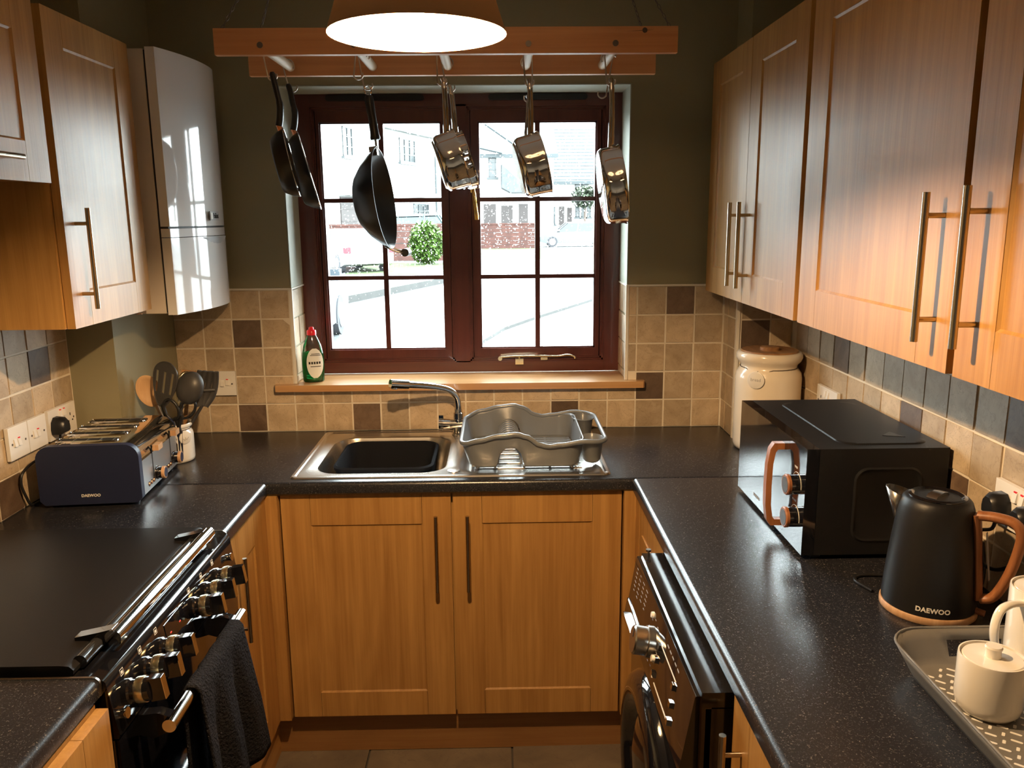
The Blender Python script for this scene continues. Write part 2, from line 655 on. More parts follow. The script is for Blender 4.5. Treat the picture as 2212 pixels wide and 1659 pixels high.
def text_bm(body, size, extrude=0.0004, align='CENTER', spacing=1.0, bold=0.0, xs=1.0):
    c = bpy.data.curves.new('lettering', 'FONT')
    c.body = body
    c.size = size
    c.extrude = extrude
    c.align_x = align
    c.align_y = 'CENTER'
    c.space_character = spacing
    c.offset = bold
    c.resolution_u = 3
    o = bpy.data.objects.new('lettering', c)
    COL.objects.link(o)
    me = bpy.data.meshes.new_from_object(o)
    bm = bmesh.new()
    bm.from_mesh(me)
    bpy.data.objects.remove(o)
    bpy.data.curves.remove(c)
    bpy.data.meshes.remove(me)
    for v in bm.verts:
        v.co.x *= xs
    return bm


def basis(o, x, y, z):
    """matrix with the given origin and axes"""
    x, y, z = Vector(x), Vector(y), Vector(z)
    return Matrix(((x.x, y.x, z.x, o[0]), (x.y, y.y, z.y, o[1]), (x.z, y.z, z.z, o[2]), (0, 0, 0, 1)))
# ================================================================== the room
CEIL = 2.42
XL, XR = -1.125, 1.125
YB = -4.3
RL, RR, RT, RB = -0.575, 0.595, 2.084, 1.06      # window opening
bm = BM()
box(bm, -1.4, RL, 0, 0.3, -0.2, CEIL + 0.1)
box(bm, RR, 1.4, 0, 0.3, -0.2, CEIL + 0.1)
box(bm, RL, RR, 0, 0.3, -0.2, RB)
box(bm, RL, RR, 0, 0.3, RT, CEIL + 0.1)
wall_back = struct('wall_back', bm, 'paint', smooth=0)
bm = BM(); box(bm, XL - 0.2, XL, YB - 0.2, 0, -0.2, CEIL + 0.1)
wall_left = struct('wall_left', bm, 'paint', smooth=0)
bm = BM(); box(bm, XR, XR + 0.2, YB - 0.2, 0, -0.2, CEIL + 0.1)
wall_right = struct('wall_right', bm, 'paint', smooth=0)
bm = BM(); box(bm, XL, XR, YB - 0.2, YB, -0.2, CEIL + 0.1)
struct('wall_rear', bm, 'paint_pale', smooth=0)
bm = BM(); box(bm, XL, XR, YB, 0, CEIL, CEIL + 0.1)
struct('ceiling', bm, 'ceiling_paint', smooth=0)
bm = BM(); box(bm, XL, XR, YB, 0, -0.2, -0.008)
floor = struct('floor', bm, 'floor_grout', smooth=0)
# boxed-in pipe chases in the two far corners
bm = BM(); box(bm, XL, -0.985, -0.462, 0, 0.905, CEIL)
struct('wall_left_chase', bm, 'paint', bevel=0.002, smooth=0)
bm = BM(); box(bm, 0.942, XR, -0.163, 0, 0.905, CEIL)
wall_right_chase = struct('wall_right_chase', bm, 'paint', smooth=0)
# reveal lining in the window-lit copy of the wall paint
bm = BM()
box(bm, RL - 0.001, RL + 0.003, 0.0, 0.2, 1.413, RT)
box(bm, RR - 0.003, RR + 0.001, 0.0, 0.2, 1.413, RT)
box(bm, RL, RR, 0.0, 0.2, RT - 0.003, RT + 0.001)
struct('trim_1', bm, 'paint_window_lit', smooth=0)

# ------------------------------------------------------------------ tiles, one object each
_tiles = {}


def tile(parent, o, u, v, w, uw, vh, m='tile_beige', g=0.0030, th=0.0026):
    """o = corner, u/v = edge directions, w = outward normal"""
    key = (round(uw, 3), round(vh, 3), m, th)
    if key not in _tiles:
        b = BM()
        box(b, g, uw - g, g, vh - g, -0.002, th)
        _tiles[key] = finish(b, 'tile', m, min(0.0025, uw * 0.15), 1, 0)
    t = bpy.data.objects.new('tile', _tiles[key])
    COL.objects.link(t)
    t.parent = parent
    j = [RND.uniform(-0.0006, 0.0006) for _ in range(3)]
    Mt = basis(o, u, v, w) @ Matrix.Translation((j[0], j[1], RND.uniform(-0.0008, 0.0012))) @ Matrix.Rotation(RND.uniform(-0.012, 0.012), 4, 'X') @ Matrix.Rotation(RND.uniform(-0.012, 0.012), 4, 'Y')
    t.matrix_local = MW[parent.name].inverted() @ Mt
    return t


RZ = [0.908 + 0.101 * k for k in range(6)]
X, Y, Z = Vector((1, 0, 0)), Vector((0, 1, 0)), Vector((0, 0, 1))
# grout beds
bm = BM()
box(bm, -0.985, RL, -0.004, 0, 0.905, 1.413)
box(bm, RR, 0.942, -0.004, 0, 0.905, 1.413)
box(bm, RL, RR, -0.004, 0, 0.905, 1.062)
grout_back = obj('grout_bed', bm, 'grout', wall_back, world=True, smooth=0)
bm = BM(); box(bm, XL, XL + 0.004, -0.95, -0.462, 0.905, 1.42)
obj('grout_bed', bm, 'grout', wall_left, world=True, smooth=0)
bm = BM(); box(bm, XR - 0.004, XR, -2.9, -0.163, 0.905, 1.45)
obj('grout_bed', bm, 'grout', wall_right, world=True, smooth=0)
bm = BM()
box(bm, 0.938, 0.942, -0.167, 0, 0.905, 1.42)
box(bm, 0.942, XR, -0.167, -0.163, 0.905, 1.42)
obj('grout_bed', bm, 'grout', wall_right_chase, world=True, smooth=0)
YF = -0.004
colsL = [-0.986 + 0.101 * i for i in range(5)]
dark = {(-0.784, 3), (-0.784, 0), (-0.38, 0), (0.326, 0), (0.629, 1), (0.73, 4)}


def isdark(x, k):
    return any(abs(x - a) < 0.012 and k == b for a, b in dark)


for k in range(5):
    for i in range(4):
        x = colsL[i]
        tile(wall_back, (x, YF, RZ[k]), X, Z, -Y, 0.101, 0.101, 'tile_brown' if isdark(x, k) else 'tile_beige')
    for x, w in ((0.599, 0.030), (0.629, 0.101), (0.73, 0.101), (0.831, 0.101)):
        if k < 2 and w < 0.05:
            continue
        tile(wall_back, (x, YF, RZ[k]), X, Z, -Y, w, 0.101, 'tile_brown' if isdark(x, k) else 'tile_beige')
for i in range(12):
    x = -0.582 + 0.1009 * i
    tile(wall_back, (x, YF, RZ[0]), X, Z, -Y, 0.1009, 0.101, 'tile_brown' if isdark(x, 0) else 'tile_beige')
    tile(wall_back, (x, YF, RZ[1]), X, Z, -Y, 0.1009, 0.051)
# tiles inside the window reveal
for k, (z0, z1) in enumerate(((1.082, 1.110), (1.110, 1.211), (1.211, 1.312), (1.312, 1.413))):
    for y0, y1 in ((0.0, 0.086), (0.086, 0.186)):
        tile(wall_back, (RL, y0, z0), Y, Z, X, y1 - y0, z1 - z0)
        tile(wall_back, (RR, y1, z0), -Y, Z, -X, y1 - y0, z1 - z0)
# left wall
for k in range(5):
    for y1, y0 in ((-0.466, -0.573), (-0.573, -0.674), (-0.674, -0.775), (-0.775, -0.876), (-0.876, -0.95)):
        d = (k == 3 and abs(y1 + 0.573) < 0.01) or (k == 0 and abs(y1 + 0.775) < 0.01)
        tile(wall_left, (XL + 0.004, y0, RZ[k]), Y, Z, X, y1 - y0, 0.101, 'tile_brown' if d else 'tile_beige')
# right wall
for k in range(5):
    for i in range(-3, 21):
        y1 = -0.525 - 0.103 * i
        y0 = y1 - 0.103
        y1 = min(y1, -0.172)
        d = (i == 0 and k == 3) or (i == 4 and k == 2) or (i == 8 and k == 3) or (i == 6 and k == 1) or (i == 12 and k == 2)
        tile(wall_right, (XR - 0.004, y1, RZ[k]), -Y, Z, -X, y1 - y0, 0.101, 'tile_brown' if d else 'tile_beige')
    for y1, y0 in ((-0.006, -0.06), (-0.06, -0.158)):
        tile(wall_right_chase, (0.938, y1, RZ[k]), -Y, Z, -X, y1 - y0, 0.101)
    for x0, x1 in ((0.948, 1.047), (1.047, 1.12)):
        tile(wall_right_chase, (x0, -0.167, RZ[k]), X, Z, -Y, x1 - x0, 0.101, 'tile_brown' if (k == 3 and x0 < 1) else 'tile_beige')
# pale edge trims of the tiling
bm = BM()
box(bm, -0.985, RL + 0.006, -0.010, 0.0, 1.413, 1.4185)
box(bm, RR - 0.006, 0.942, -0.010, 0.0, 1.413, 1.4185)
box(bm, RL - 0.005, RL + 0.006, -0.010, 0.0, 1.082, 1.413)
box(bm, RR - 0.006, RR + 0.004, -0.010, 0.0, 1.082, 1.413)
box(bm, RL, RL + 0.006, 0.0, 0.186, 1.413, 1.4185)
box(bm, RR - 0.006, RR, 0.0, 0.186, 1.413, 1.4185)
box(bm, 0.932, 0.943, -0.174, -0.160, 0.908, 1.42)
struct('trim_2', bm, 'tile_trim', smooth=0)
# floor slabs
for i in range(4):
    for j in range(9):
        x0 = -0.85 + 0.45 * i - (0.225 if j % 2 else 0) + 0.12
        y1 = -0.52 - 0.3 * j
        tile(floor, (x0, y1 - 0.3, -0.008), X, Y, Z, 0.45, 0.3, 'slate', g=0.003, th=0.008)

# ------------------------------------------------------------------ window
win = thing('window_1', None, None, (0.01, 0.19, 1.085), kind='structure')
WY = 0.176
bm = BM()          # outer frame with centre post
box(bm, RL, -0.515, WY, 0.26, 1.082, RT)
box(bm, 0.535, RR, WY, 0.26, 1.082, RT)
box(bm, -0.017, 0.037, WY, 0.26, 1.12, 2.045)
obj('frame_post', bm, 'mahogany', win, bevel=0.004, world=True)
bm = BM()
box(bm, -0.515, 0.535, WY, 0.26, 1.082, 1.124)
box(bm, -0.515, 0.535, WY, 0.26, 2.038, RT)
obj('frame_rail', bm, 'mahogany_x', win, bevel=0.004, world=True)
bm = BM()          # stepped moulding round both openings
for a, b in ((-0.515, -0.017), (0.037, 0.535)):
    for d, yy in ((0.006, WY + 0.006), (0.012, WY + 0.013)):
        box(bm, a, a + d, yy, 0.26, 1.124, 2.038)
        box(bm, b - d, b, yy, 0.26, 1.124, 2.038)
        box(bm, a, b, yy, 0.26, 1.124, 1.124 + d)
        box(bm, a, b, yy, 0.26, 2.038 - d, 2.038)
for a, b in ((-0.515, -0.017), (0.037, 0.535)):
    box(bm, a, a + 0.022, 0.2365, 0.26, 1.124, 2.038)
    box(bm, b - 0.022, b, 0.2365, 0.26, 1.124, 2.038)
    box(bm, a, b, 0.2365, 0.26, 1.124, 1.146)
    box(bm, a, b, 0.2365, 0.26, 2.016, 2.038)
obj('frame_moulding', bm, 'mahogany_x', win, bevel=0.0015, world=True)
GZ = [1.168, 1.436, 1.716, 1.988]
_drops = BM()
for ci, (a, b, p0, p1, pm) in enumerate(((-0.500, -0.031, -0.488, -0.054, -0.270), (0.052, 0.520, 0.077, 0.505, 0.291))):
    cy0, cy1 = WY + 0.016, 0.235
    bm = BM()
    box(bm, a, p0, cy0, cy1, 1.136, 2.026)
    box(bm, p1, b, cy0, cy1, 1.136, 2.026)
    box(bm, p0, p1, cy0, cy1, 1.136, GZ[0])
    box(bm, p0, p1, cy0, cy1, GZ[3], 2.026)
    cas = obj('casement', bm, 'mahogany', win, bevel=0.004, world=True)
    bm = BM()
    for d, yy in ((0.005, cy0 + 0.01),):
        box(bm, p0, p0 + d, yy, cy1, GZ[0], GZ[3])
        box(bm, p1 - d, p1, yy, cy1, GZ[0], GZ[3])
        box(bm, p0, p1, yy, cy1, GZ[0], GZ[0] + d)
        box(bm, p0, p1, yy, cy1, GZ[3] - d, GZ[3])
    obj('glazing_bead', bm, 'mahogany', cas, bevel=0.001, world=True)
    bm = BM()
    box(bm, pm - 0.009, pm + 0.009, cy0 + 0.008, cy1, GZ[0], GZ[3])
    obj('glazing_bar', bm, 'mahogany', cas, bevel=0.003, world=True)
    for z in GZ[1:3]:
        bm = BM()
        box(bm, p0, p1, cy0 + 0.009, cy1, z - 0.0075, z + 0.0075)
        obj('glazing_bar', bm, 'mahogany_x', cas, bevel=0.003, world=True)
    for k in range(3):
        for q0, q1 in ((p0, pm - 0.009), (pm + 0.009, p1)):
            bm = BM()
            z0, z1 = GZ[k] + (0.0075 if k else 0), GZ[k + 1] - (0.0075 if k < 2 else 0)
            for f in (((q0, 0.221, z0), (q1, 0.221, z0), (q1, 0.221, z1), (q0, 0.221, z1)),):
                bm.faces.new([bm.verts.new(p) for p in f])
            obj('pane', bm, 'window_glass', cas, world=True, smooth=0)
            # rain on the outside of the pane
            n = int(420 * (1.0 if k == 1 else (0.75 if k == 2 else 0.3)))
            for _ in range(n):
                x, z = RND.uniform(q0 + 0.003, q1 - 0.003), RND.uniform(z0 + 0.003, z1 - 0.003)
                r = RND.choice((0.0007, 0.0009, 0.0011, 0.0014, 0.0017, 0.0022)) * RND.uniform(0.8, 1.15)
                sx, sz = RND.uniform(0.75, 1.25), RND.uniform(0.8, 1.5)
                ring = [_drops.verts.new((x + math.cos(t * PI / 3) * r * sx, 0.2222, z + math.sin(t * PI / 3) * r * sz)) for t in range(6)]
                ring2 = [_drops.verts.new((x + math.cos(t * PI / 3) * r * 0.6 * sx, 0.2222 + r * 0.5, z + math.sin(t * PI / 3) * r * 0.6 * sz)) for t in range(6)]
                for t in range(6):
                    u = (t + 1) % 6
                    _drops.faces.new((ring[t], ring[u], ring2[u], ring2[t]))
                _drops.faces.new(ring2)
                _drops.faces.new(ring[::-1])
obj('raindrops', _drops, 'water_drop', win, world=True, kind='stuff', smooth=80)
for a, b in ((-0.455, -0.109), (0.117, 0.467)):        # trickle vents
    bm = BM()
    prism_y(bm, [(p.x, p.y) for p in rrect(a, b, 2.057, 2.077, 0.009, 0, 4)], 0.164, WY)
    v = obj('trickle_vent', bm, 'black_plastic', win, bevel=0.002, world=True, label='dark plastic trickle vent')
bm = BM()             # brass casement handle beside the centre post
box(bm, 0.048, 0.064, 0.183, 0.192, 1.74, 1.80)
cyl(bm, (0.056, 0.192, 1.775), (0.056, 0.165, 1.775), 0.006, 12)
tube(bm, smooth_path([(0.056, 0.168, 1.785), (0.058, 0.160, 1.765), (0.061, 0.152, 1.735), (0.064, 0.150, 1.70), (0.068, 0.150, 1.665), (0.069, 0.152, 1.645)], 4), [0.006] * 8 + [0.0075] * 8 + [0.0085] * 5, 10)
obj('window_handle', bm, 'brass', win, world=True, label='brass window handle')
bm = BM()             # casement stay along the bottom rail
tube(bm, smooth_path([(0.150, 0.168, 1.138), (0.20, 0.166, 1.142), (0.29, 0.164, 1.143), (0.36, 0.164, 1.141), (0.40, 0.163, 1.146), (0.425, 0.163, 1.139), (0.428, 0.163, 1.132)], 4), 0.0065, 8, sx=1.0, sy=0.6)
cyl(bm, (0.148, 0.172, 1.134), (0.148, 0.160, 1.134), 0.008, 12)
box(bm, 0.205, 0.235, 0.158, 0.182, 1.112, 1.132)
box(bm, 0.300, 0.325, 0.160, 0.182, 1.128, 1.137)
cyl(bm, (0.22, 0.168, 1.126), (0.22, 0.168, 1.142), 0.004, 8)
obj('window_stay', bm, 'pale_brass', win, bevel=0.0012, world=True, label='pale brass casement stay')
# wooden sill board
bm = BM()
prism_z(bm, [(-0.645, -0.004), (-0.645, -0.030), (-0.640, -0.038), (0.652, -0.038), (0.658, -0.030), (0.658, -0.004), (RR, -0.004), (RR, 0.180), (RL, 0.180), (RL, -0.004)], 1.058, 1.081)
struct('trim_3', bm, 'sill_wood', bevel=0.006, seg=3)

# ------------------------------------------------------------------ worktops
WT, WB = 0.908, 0.870
EDGE = 0.6


def nose(y_in, y_out):
    """cross-section (horizontal, z) of a worktop with a rolled front edge at y_out"""
    s = 1 if y_out > y_in else -1
    r = 0.013
    pts = [(y_in, WB), (y_out - s * 0.006, WB), (y_out, WB + 0.006)]
    for i in range(5):
        a = PI / 2 * i / 4
        pts.append((y_out - s * r + s * r * math.cos(a), WT - r + r * math.sin(a)))
    pts.append((y_in, WT))
    return pts


SX0, SX1, SY0, SY1 = -0.455, 0.452, -0.545, -0.050     # sink cut-out
bm = BM()
prism_x(bm, nose(0.0, -EDGE), XL, SX0)
prism_x(bm, nose(0.0, -EDGE), SX1, XR)
prism_x(bm, nose(SY0, -EDGE), SX0, SX1)
box(bm, SX0, SX1, SY1, 0, WB, WT)
obj('worktop', bm, 'worktop', label='dark speckled worktop under the window holding the sink', cat='worktop')
bm = BM()
prism_y(bm, nose(XL, -0.528), -0.960, -0.6005)
obj('worktop', bm, 'worktop', label='short dark speckled worktop under the toaster beside the cooker', cat='worktop')
bm = BM()
prism_y(bm, nose(XL, -0.528), -3.0, -1.618)
obj('worktop', bm, 'worktop', label='dark speckled worktop corner at lower left, near side of the cooker', cat='worktop')
bm = BM()
prism_y(bm, nose(XR, 0.525), -3.0, -0.6005)
obj('worktop', bm, 'worktop', label='long dark speckled worktop under the microwave and kettle', cat='worktop')
# metal end strips of the worktops either side of the cooker
for y0, y1 in ((-0.9648, -0.9602), (-1.6178, -1.6132)):
    bm = BM()
    prism_y(bm, [(p, q + 0.0022) for p, q in nose(XL, -0.5255)], y0, y1)
    obj('edge_strip', bm, 'steel', label='metal end strip of the worktop on the %s side of the cooker' % ('far' if y0 > -1.2 else 'near'), cat='edge strip')

# ------------------------------------------------------------------ cupboards


def handle_mesh(bm, F, u, v0, v1, stand=0.032, r=0.006):
    P = lambda a, b, c: F @ Vector((a, b, c))
    cyl(bm, P(u, v0, stand), P(u, v1, stand), r, 14)
    for v in (v0 + 0.036, v1 - 0.036):
        cyl(bm, P(u, v, 0), P(u, v, stand), r * 0.75, 10)


def door(parent, F, w, h, hu=None, hv=None, stile=0.085, rb=0.083, rt=0.075, m='oak', name='door', panel=True):
    """shaker door; F: frame with x=width, y=up, z=outwards, origin at lower left of the front face"""
    bm = BM()
    th = 0.020
    c = 0.0005
    if panel:
        box(bm, 0, stile - c, 0, h, -th, 0, F)
        box(bm, w - stile + c, w, 0, h, -th, 0, F)
        box(bm, stile + c, w - stile - c, 0, rb, -th, 0, F)
        box(bm, stile + c, w - stile - c, h - rt, h, -th, 0, F)
    else:
        box(bm, 0, w, 0, h, -th, 0, F)
    d = obj(name, bm, m, parent, bevel=0.0022, world=True)
    if panel:
        bm = BM()
        s = 0.0045
        a = [Vector((x, y, -0.0005)) for x, y in ((stile - 0.001, rb - 0.001), (w - stile + 0.001, rb - 0.001), (w - stile + 0.001, h - rt + 0.001), (stile - 0.001, h - rt + 0.001))]
        i = [Vector((x, y, -s)) for x, y in ((stile + s, rb + s), (w - stile - s, rb + s), (w - stile - s, h - rt - s), (stile + s, h - rt - s))]
        bk = [p + Vector((0, 0, -0.008)) for p in i]
        loft(bm, [[F @ p for p in L] for L in (a, i)], cap1=True)
        obj('door_panel', bm, m, d, world=True, smooth=0)
    if hu is not None:
        bm = BM()
        handle_mesh(bm, F, hu, *hv)
        obj('handle', bm, 'brushed', d, world=True, label='brushed steel bar handle')
    return d


def facing(o, n):
    """frame for a front whose outward normal is n, origin o; width runs to the viewer's right"""
    n = Vector(n)
    u = Z.cross(n)
    return basis(o, u, Z, n)


# sink unit below the window
t = thing('base_cabinet', 'double-door wooden base cabinet under the sink', 'cabinet', (0, -0.3, 0.0))
bm = BM(); box(bm, -0.5, 0.5, -0.556, -0.02, 0.15, 0.64); box(bm, -0.5, -0.48, -0.556, -0.02, 0.64, 0.869); box(bm, 0.48, 0.5, -0.556, -0.02, 0.64, 0.869)
box(bm, -0.48, 0.48, -0.556, -0.54, 0.64, 0.869)
obj('body', bm, 'oak', t, world=True, smooth=0)
door(t, facing((-0.498, -0.58, 0.15), -Y), 0.495, 0.715, 0.452, (0.42, 0.655), rt=0.093, rb=0.08)
door(t, facing((0.003, -0.58, 0.15), -Y), 0.495, 0.715, 0.043, (0.42, 0.655), rt=0.093, rb=0.08)
# corner posts either side of it
bm = BM(); box(bm, -0.575, -0.503, -0.600, -0.03, 0.15, 0.869); box(bm, -0.56, -0.537, -0.645, -0.60, 0.15, 0.869)
struct('trim_4', bm, 'oak', bevel=0.004)
bm = BM(); box(bm, 0.503, 0.575, -0.600, -0.03, 0.15, 0.869); box(bm, 0.537, 0.56, -0.66, -0.60, 0.15, 0.869)
struct('trim_5', bm, 'oak', bevel=0.004)
# plinths
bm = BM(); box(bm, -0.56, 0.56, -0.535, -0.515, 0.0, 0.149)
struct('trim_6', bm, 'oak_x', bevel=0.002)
bm = BM(); box(bm, -0.575, -0.56, -0.96, -0.50, 0.0, 0.149)
struct('trim_7', bm, 'oak_y', bevel=0.002)
bm = BM(); box(bm, 0.56, 0.575, -1.0, -0.50, 0.0, 0.149)
struct('trim_8', bm, 'oak_y', bevel=0.002)
# left base unit between the corner post and the cooker
t = thing('base_cabinet', 'narrow wooden base cabinet under the toaster, left of the sink', 'cabinet', (-0.8, -0.8, 0.0))
bm = BM(); box(bm, XL + 0.01, -0.559, -0.955, -0.647, 0.15, 0.869)
obj('body', bm, 'oak', t, world=True, smooth=0)
door(t, facing((-0.536, -0.953, 0.15), X), 0.306, 0.715, 0.040, (0.435, 0.665), stile=0.075, rt=0.093, rb=0.08)
# right filler unit between the corner post and the washing machine
t = thing('base_cabinet', 'narrow wooden filler panel between the sink unit and the washing machine', 'panel', (0.8, -0.8, 0.0))
bm = BM(); box(bm, 0.538, 1.11, -0.99, -0.662, 0.15, 0.869)
obj('body', bm, 'oak', t, world=True, bevel=0.002)
bm = BM(); box(bm, 0.534, 0.538, -0.935, -0.715, 0.24, 0.78)
obj('inset_panel', bm, 'oak', t, world=True, bevel=0.001)
# near right base unit
t = thing('base_cabinet', 'wooden base cabinet at lower right beyond the washing machine', 'cabinet', (0.8, -2.2, 0.0))
bm = BM(); box(bm, 0.552, 1.11, -2.9, -1.625, 0.15, 0.869)
obj('body', bm, 'oak', t, world=True, smooth=0)
door(t, facing((0.530, -1.63, 0.15), -X), 0.6, 0.715, 0.05, (0.44, 0.675), rt=0.093, rb=0.08)
# near left base unit
t = thing('base_cabinet', 'wooden base cabinet at lower left on the near side of the cooker', 'cabinet', (-0.8, -2.2, 0.0))
bm = BM(); box(bm, XL + 0.01, -0.532, -2.9, -1.63, 0.15, 0.869)
obj('body', bm, 'oak', t, world=True, smooth=0)
door(t, facing((-0.508, -2.235, 0.15), X), 0.6, 0.715, None, None, rt=0.093, rb=0.08)

# right wall cupboards
UB, UT, UF = 1.404, 2.128, 0.846
t = thing('wall_cabinet', 'wooden wall cabinet with two doors, above the bread crock', 'cabinet', (0.98, -0.5, UB))
bm = BM(); box(bm, 0.870, XR - 0.008, -0.94, -0.18, UB + 0.002, UT); box(bm, 0.870, 0.930, -0.18, -0.09, UB + 0.002, UT)
obj('body', bm, 'oak', t, world=True, smooth=0)
door(t, facing((UF, -0.088, UB), -X), 0.412, UT - UB, 0.368, (0.045, 0.284))
door(t, facing((UF, -0.503, UB), -X), 0.422, UT - UB, 0.044, (0.045, 0.284))
t = thing('wall_cabinet', 'wooden wall cabinet with two wide doors, above the microwave and kettle', 'cabinet', (0.98, -1.6, UB))
bm = BM(); box(bm, 0.868, XR - 0.008, -2.30, -0.9425, UB + 0.002, UT)
obj('body', bm, 'oak', t, world=True, smooth=0)
bm = BM(); box(bm, 0.850, 0.868, -0.952, -0.9425, UB, UT)
obj('side_edge', bm, 'oak_pale', t, world=True, smooth=0)
door(t, facing((UF, -0.956, UB), -X), 0.650, UT - UB, 0.605, (0.045, 0.281), stile=0.098)
door(t, facing((UF, -1.626, UB), -X), 0.650, UT - UB, 0.049, (0.051, 0.287), stile=0.098)
# left wall cupboard
t = thing('wall_cabinet', 'wooden single-door wall cabinet on the left beside the boiler', 'cabinet', (-0.98, -0.7, UB))
bm = BM(); box(bm, XL + 0.006, -0.868, -0.945, -0.511, UB, UT - 0.01)
obj('body', bm, 'oak', t, world=True, smooth=0)
door(t, facing((-UF, -0.938, UB), X), 0.430, UT - UB - 0.012, 0.050, (0.042, 0.278))
# cooker-hood cupboard
HB = 1.735
t = thing('hood_cabinet', 'wooden cooker-hood cabinet at the upper left edge', 'cabinet', (-0.98, -1.3, HB))
bm = BM(); box(bm, XL + 0.006, -0.868, -1.575, -0.968, HB + 0.004, UT - 0.01)
obj('body', bm, 'oak', t, world=True, smooth=0)
door(t, facing((-UF, -1.572, HB), X), 0.600, UT - HB - 0.012, None, None, rb=0.083, rt=0.075)
bm = BM()
cyl(bm, (-0.826, -1.30, 1.782), (-0.826, -1.108, 1.782), 0.006, 14)
for y in (-1.27, -1.13):
    cyl(bm, (-0.846, y, 1.782), (-0.826, y, 1.782), 0.0045, 10)
obj('handle', bm, 'brushed', t, world=True, label='brushed steel bar handle')
# ================================================================== pendant lamp
t = thing('pendant_lamp', 'lit pendant lamp with a wide brown conical shade', 'lamp', (LAMP.x, LAMP.y, 1.912))
RIM, RZL = 0.129, 1.912
prof = [(RIM, RZL), (RIM - 0.010, RZL + 0.03), (0.105, RZL + 0.075), (0.078, RZL + 0.125), (0.066, RZL + 0.150), (0.062, RZL + 0.160)]
C0 = Matrix.Translation((LAMP.x, LAMP.y, 0)) 
bm = BM()
lathe(bm, prof, 48, C0, cap0=False, cap1=False)
obj('shade', bm, 'shade_outer', t, world=True, smooth=60)
bm = BM()
lathe(bm, [(RIM, RZL)] + [(r - 0.003, z - 0.001) for r, z in prof[1:]], 48, C0, cap0=False, cap1=False)
obj('shade_lining', bm, 'shade_inner', t, world=True, smooth=60)
bm = BM()
lathe(bm, [(0.012, 2.062), (0.013, 2.03), (0.020, 2.012), (0.029, 1.99), (0.031, 1.972), (0.025, 1.951), (0.012, 1.941), (0.003, 1.939)], 20, C0)
obj('bulb', bm, 'bulb', t, world=True, smooth=80)
bm = BM()
cyl(bm, (LAMP.x, LAMP.y, 2.055), (LAMP.x, LAMP.y, 2.11), 0.016, 16)
for q in range(3):
    cyl(bm, (LAMP.x, LAMP.y, 2.078), (LAMP.x + 0.064 * math.cos(q * 2.094), LAMP.y + 0.064 * math.sin(q * 2.094), 2.068), 0.0018, 6)
tube(bm, [(LAMP.x, LAMP.y, 2.11), (LAMP.x, LAMP.y, CEIL)], 0.0035, 8)
obj('cord', bm, 'black_plastic', t, world=True)
bm = BM()
lathe(bm, [(0.05, CEIL), (0.048, CEIL - 0.015), (0.01, CEIL - 0.03)], 24, C0)
obj('ceiling_rose', bm, 'white_plastic', t, world=True)
lamp = bpy.data.lights.new('pendant_light', 'POINT')
lamp.energy = LAMP_W
lamp.color = LAMP_COL
lamp.shadow_soft_size = 0.018
lo = bpy.data.objects.new('pendant_light', lamp)
lo.location = (0, 0, LAMP.z - 0.012 - 1.912)
lo.parent = t
COL.objects.link(lo)

# ================================================================== hanging pot rack
t = thing('pot_rack', 'wooden ladder pot rack hung on chains above the window', 'pot rack', (0.015, -0.40, 2.075))
for y0, y1, z0, z1 in ((-0.567, -0.545, 2.076, 2.142), (-0.258, -0.236, 2.073, 2.139)):
    bm = BM(); box(bm, -0.594, 0.626, y0, y1, z0, z1)
    obj('rail', bm, 'pine', t, bevel=0.004, world=True)
DX = (-0.470, -0.225, 0.0, 0.235, 0.465)
DZ = 2.098
for x in DX:
    bm = BM(); cyl(bm, (x, -0.546, DZ), (x, -0.257, DZ), 0.0135, 16)
    obj('dowel', bm, 'dowel_wood', t, world=True)
    bm = BM()
    cyl(bm, (x - 0.004, -0.566, DZ + 0.002), (x - 0.004, -0.5685, DZ + 0.002), 0.008, 14)
    obj('screw', bm, 'dark_screw', t, world=True)
for sx in (-0.575, 0.607):
    for y, yt in ((-0.556, -0.44), (-0.247, -0.36)):
        bm = BM()
        a, b = Vector((sx, y, 2.140)), Vector((sx * 0.78 + 0.003, yt, CEIL))
        n = 22
        d = (b - a) / n
        u, w = frame_of(d)
        for i in range(n):
            c = a + d * (i + 0.5)
            e = u if i % 2 else w
            tube(bm, [c + d.normalized() * (math.cos(q) * d.length * 0.62) + e * (math.sin(q) * 0.0035) for q in [2 * PI * k / 8 for k in range(8)]], 0.0011, 5, closed=True)
        obj('chain', bm, 'dark_screw', t, world=True)
# knot and split in the front rail
bm = BM()
lathe(bm, [(0.0068, 0.0), (0.006, 0.0008)], 12, Matrix.Translation((0.538, -0.567, 2.132)) @ Matrix.Rotation(PI / 2, 4, 'X'))
prism_y(bm, [(0.49, 2.1295), (0.538, 2.1325), (0.56, 2.1320), (0.538, 2.1312)], -0.5676, -0.567)
obj('knot', bm, 'bark', t, world=True)


def hook(x, y, ztop, zbot, label, dx=0.0, flip=1):
    """S-hook of bent wire: big loop over the dowel, small loop carrying a pan"""
    o = Vector((x, y, ztop))
    R, r = 0.0165, 0.0125
    pts = []
    for i in range(10):
        a = math.radians(-35 + 215 * i / 9)
        pts.append((flip * math.cos(a) * R, 0, math.sin(a) * R))
    L = ztop - zbot
    for i in range(10):
        a = math.radians(180 + 205 * i / 9)
        pts.append((dx + flip * (math.cos(a) * r), 0.002, -L + r + math.sin(a) * r))
    bm = BM()
    tube(bm, [o + Vector(p) for p in smooth_path(pts, 2)], 0.0021, 7)
    return obj('pot_hook', bm, 'wire', None, label=label, cat='hook', group='wire hooks on the pot rack')


def pan_frame(loc, tilt, yaw):
    return dict(loc=loc, rot=(0, tilt, yaw))


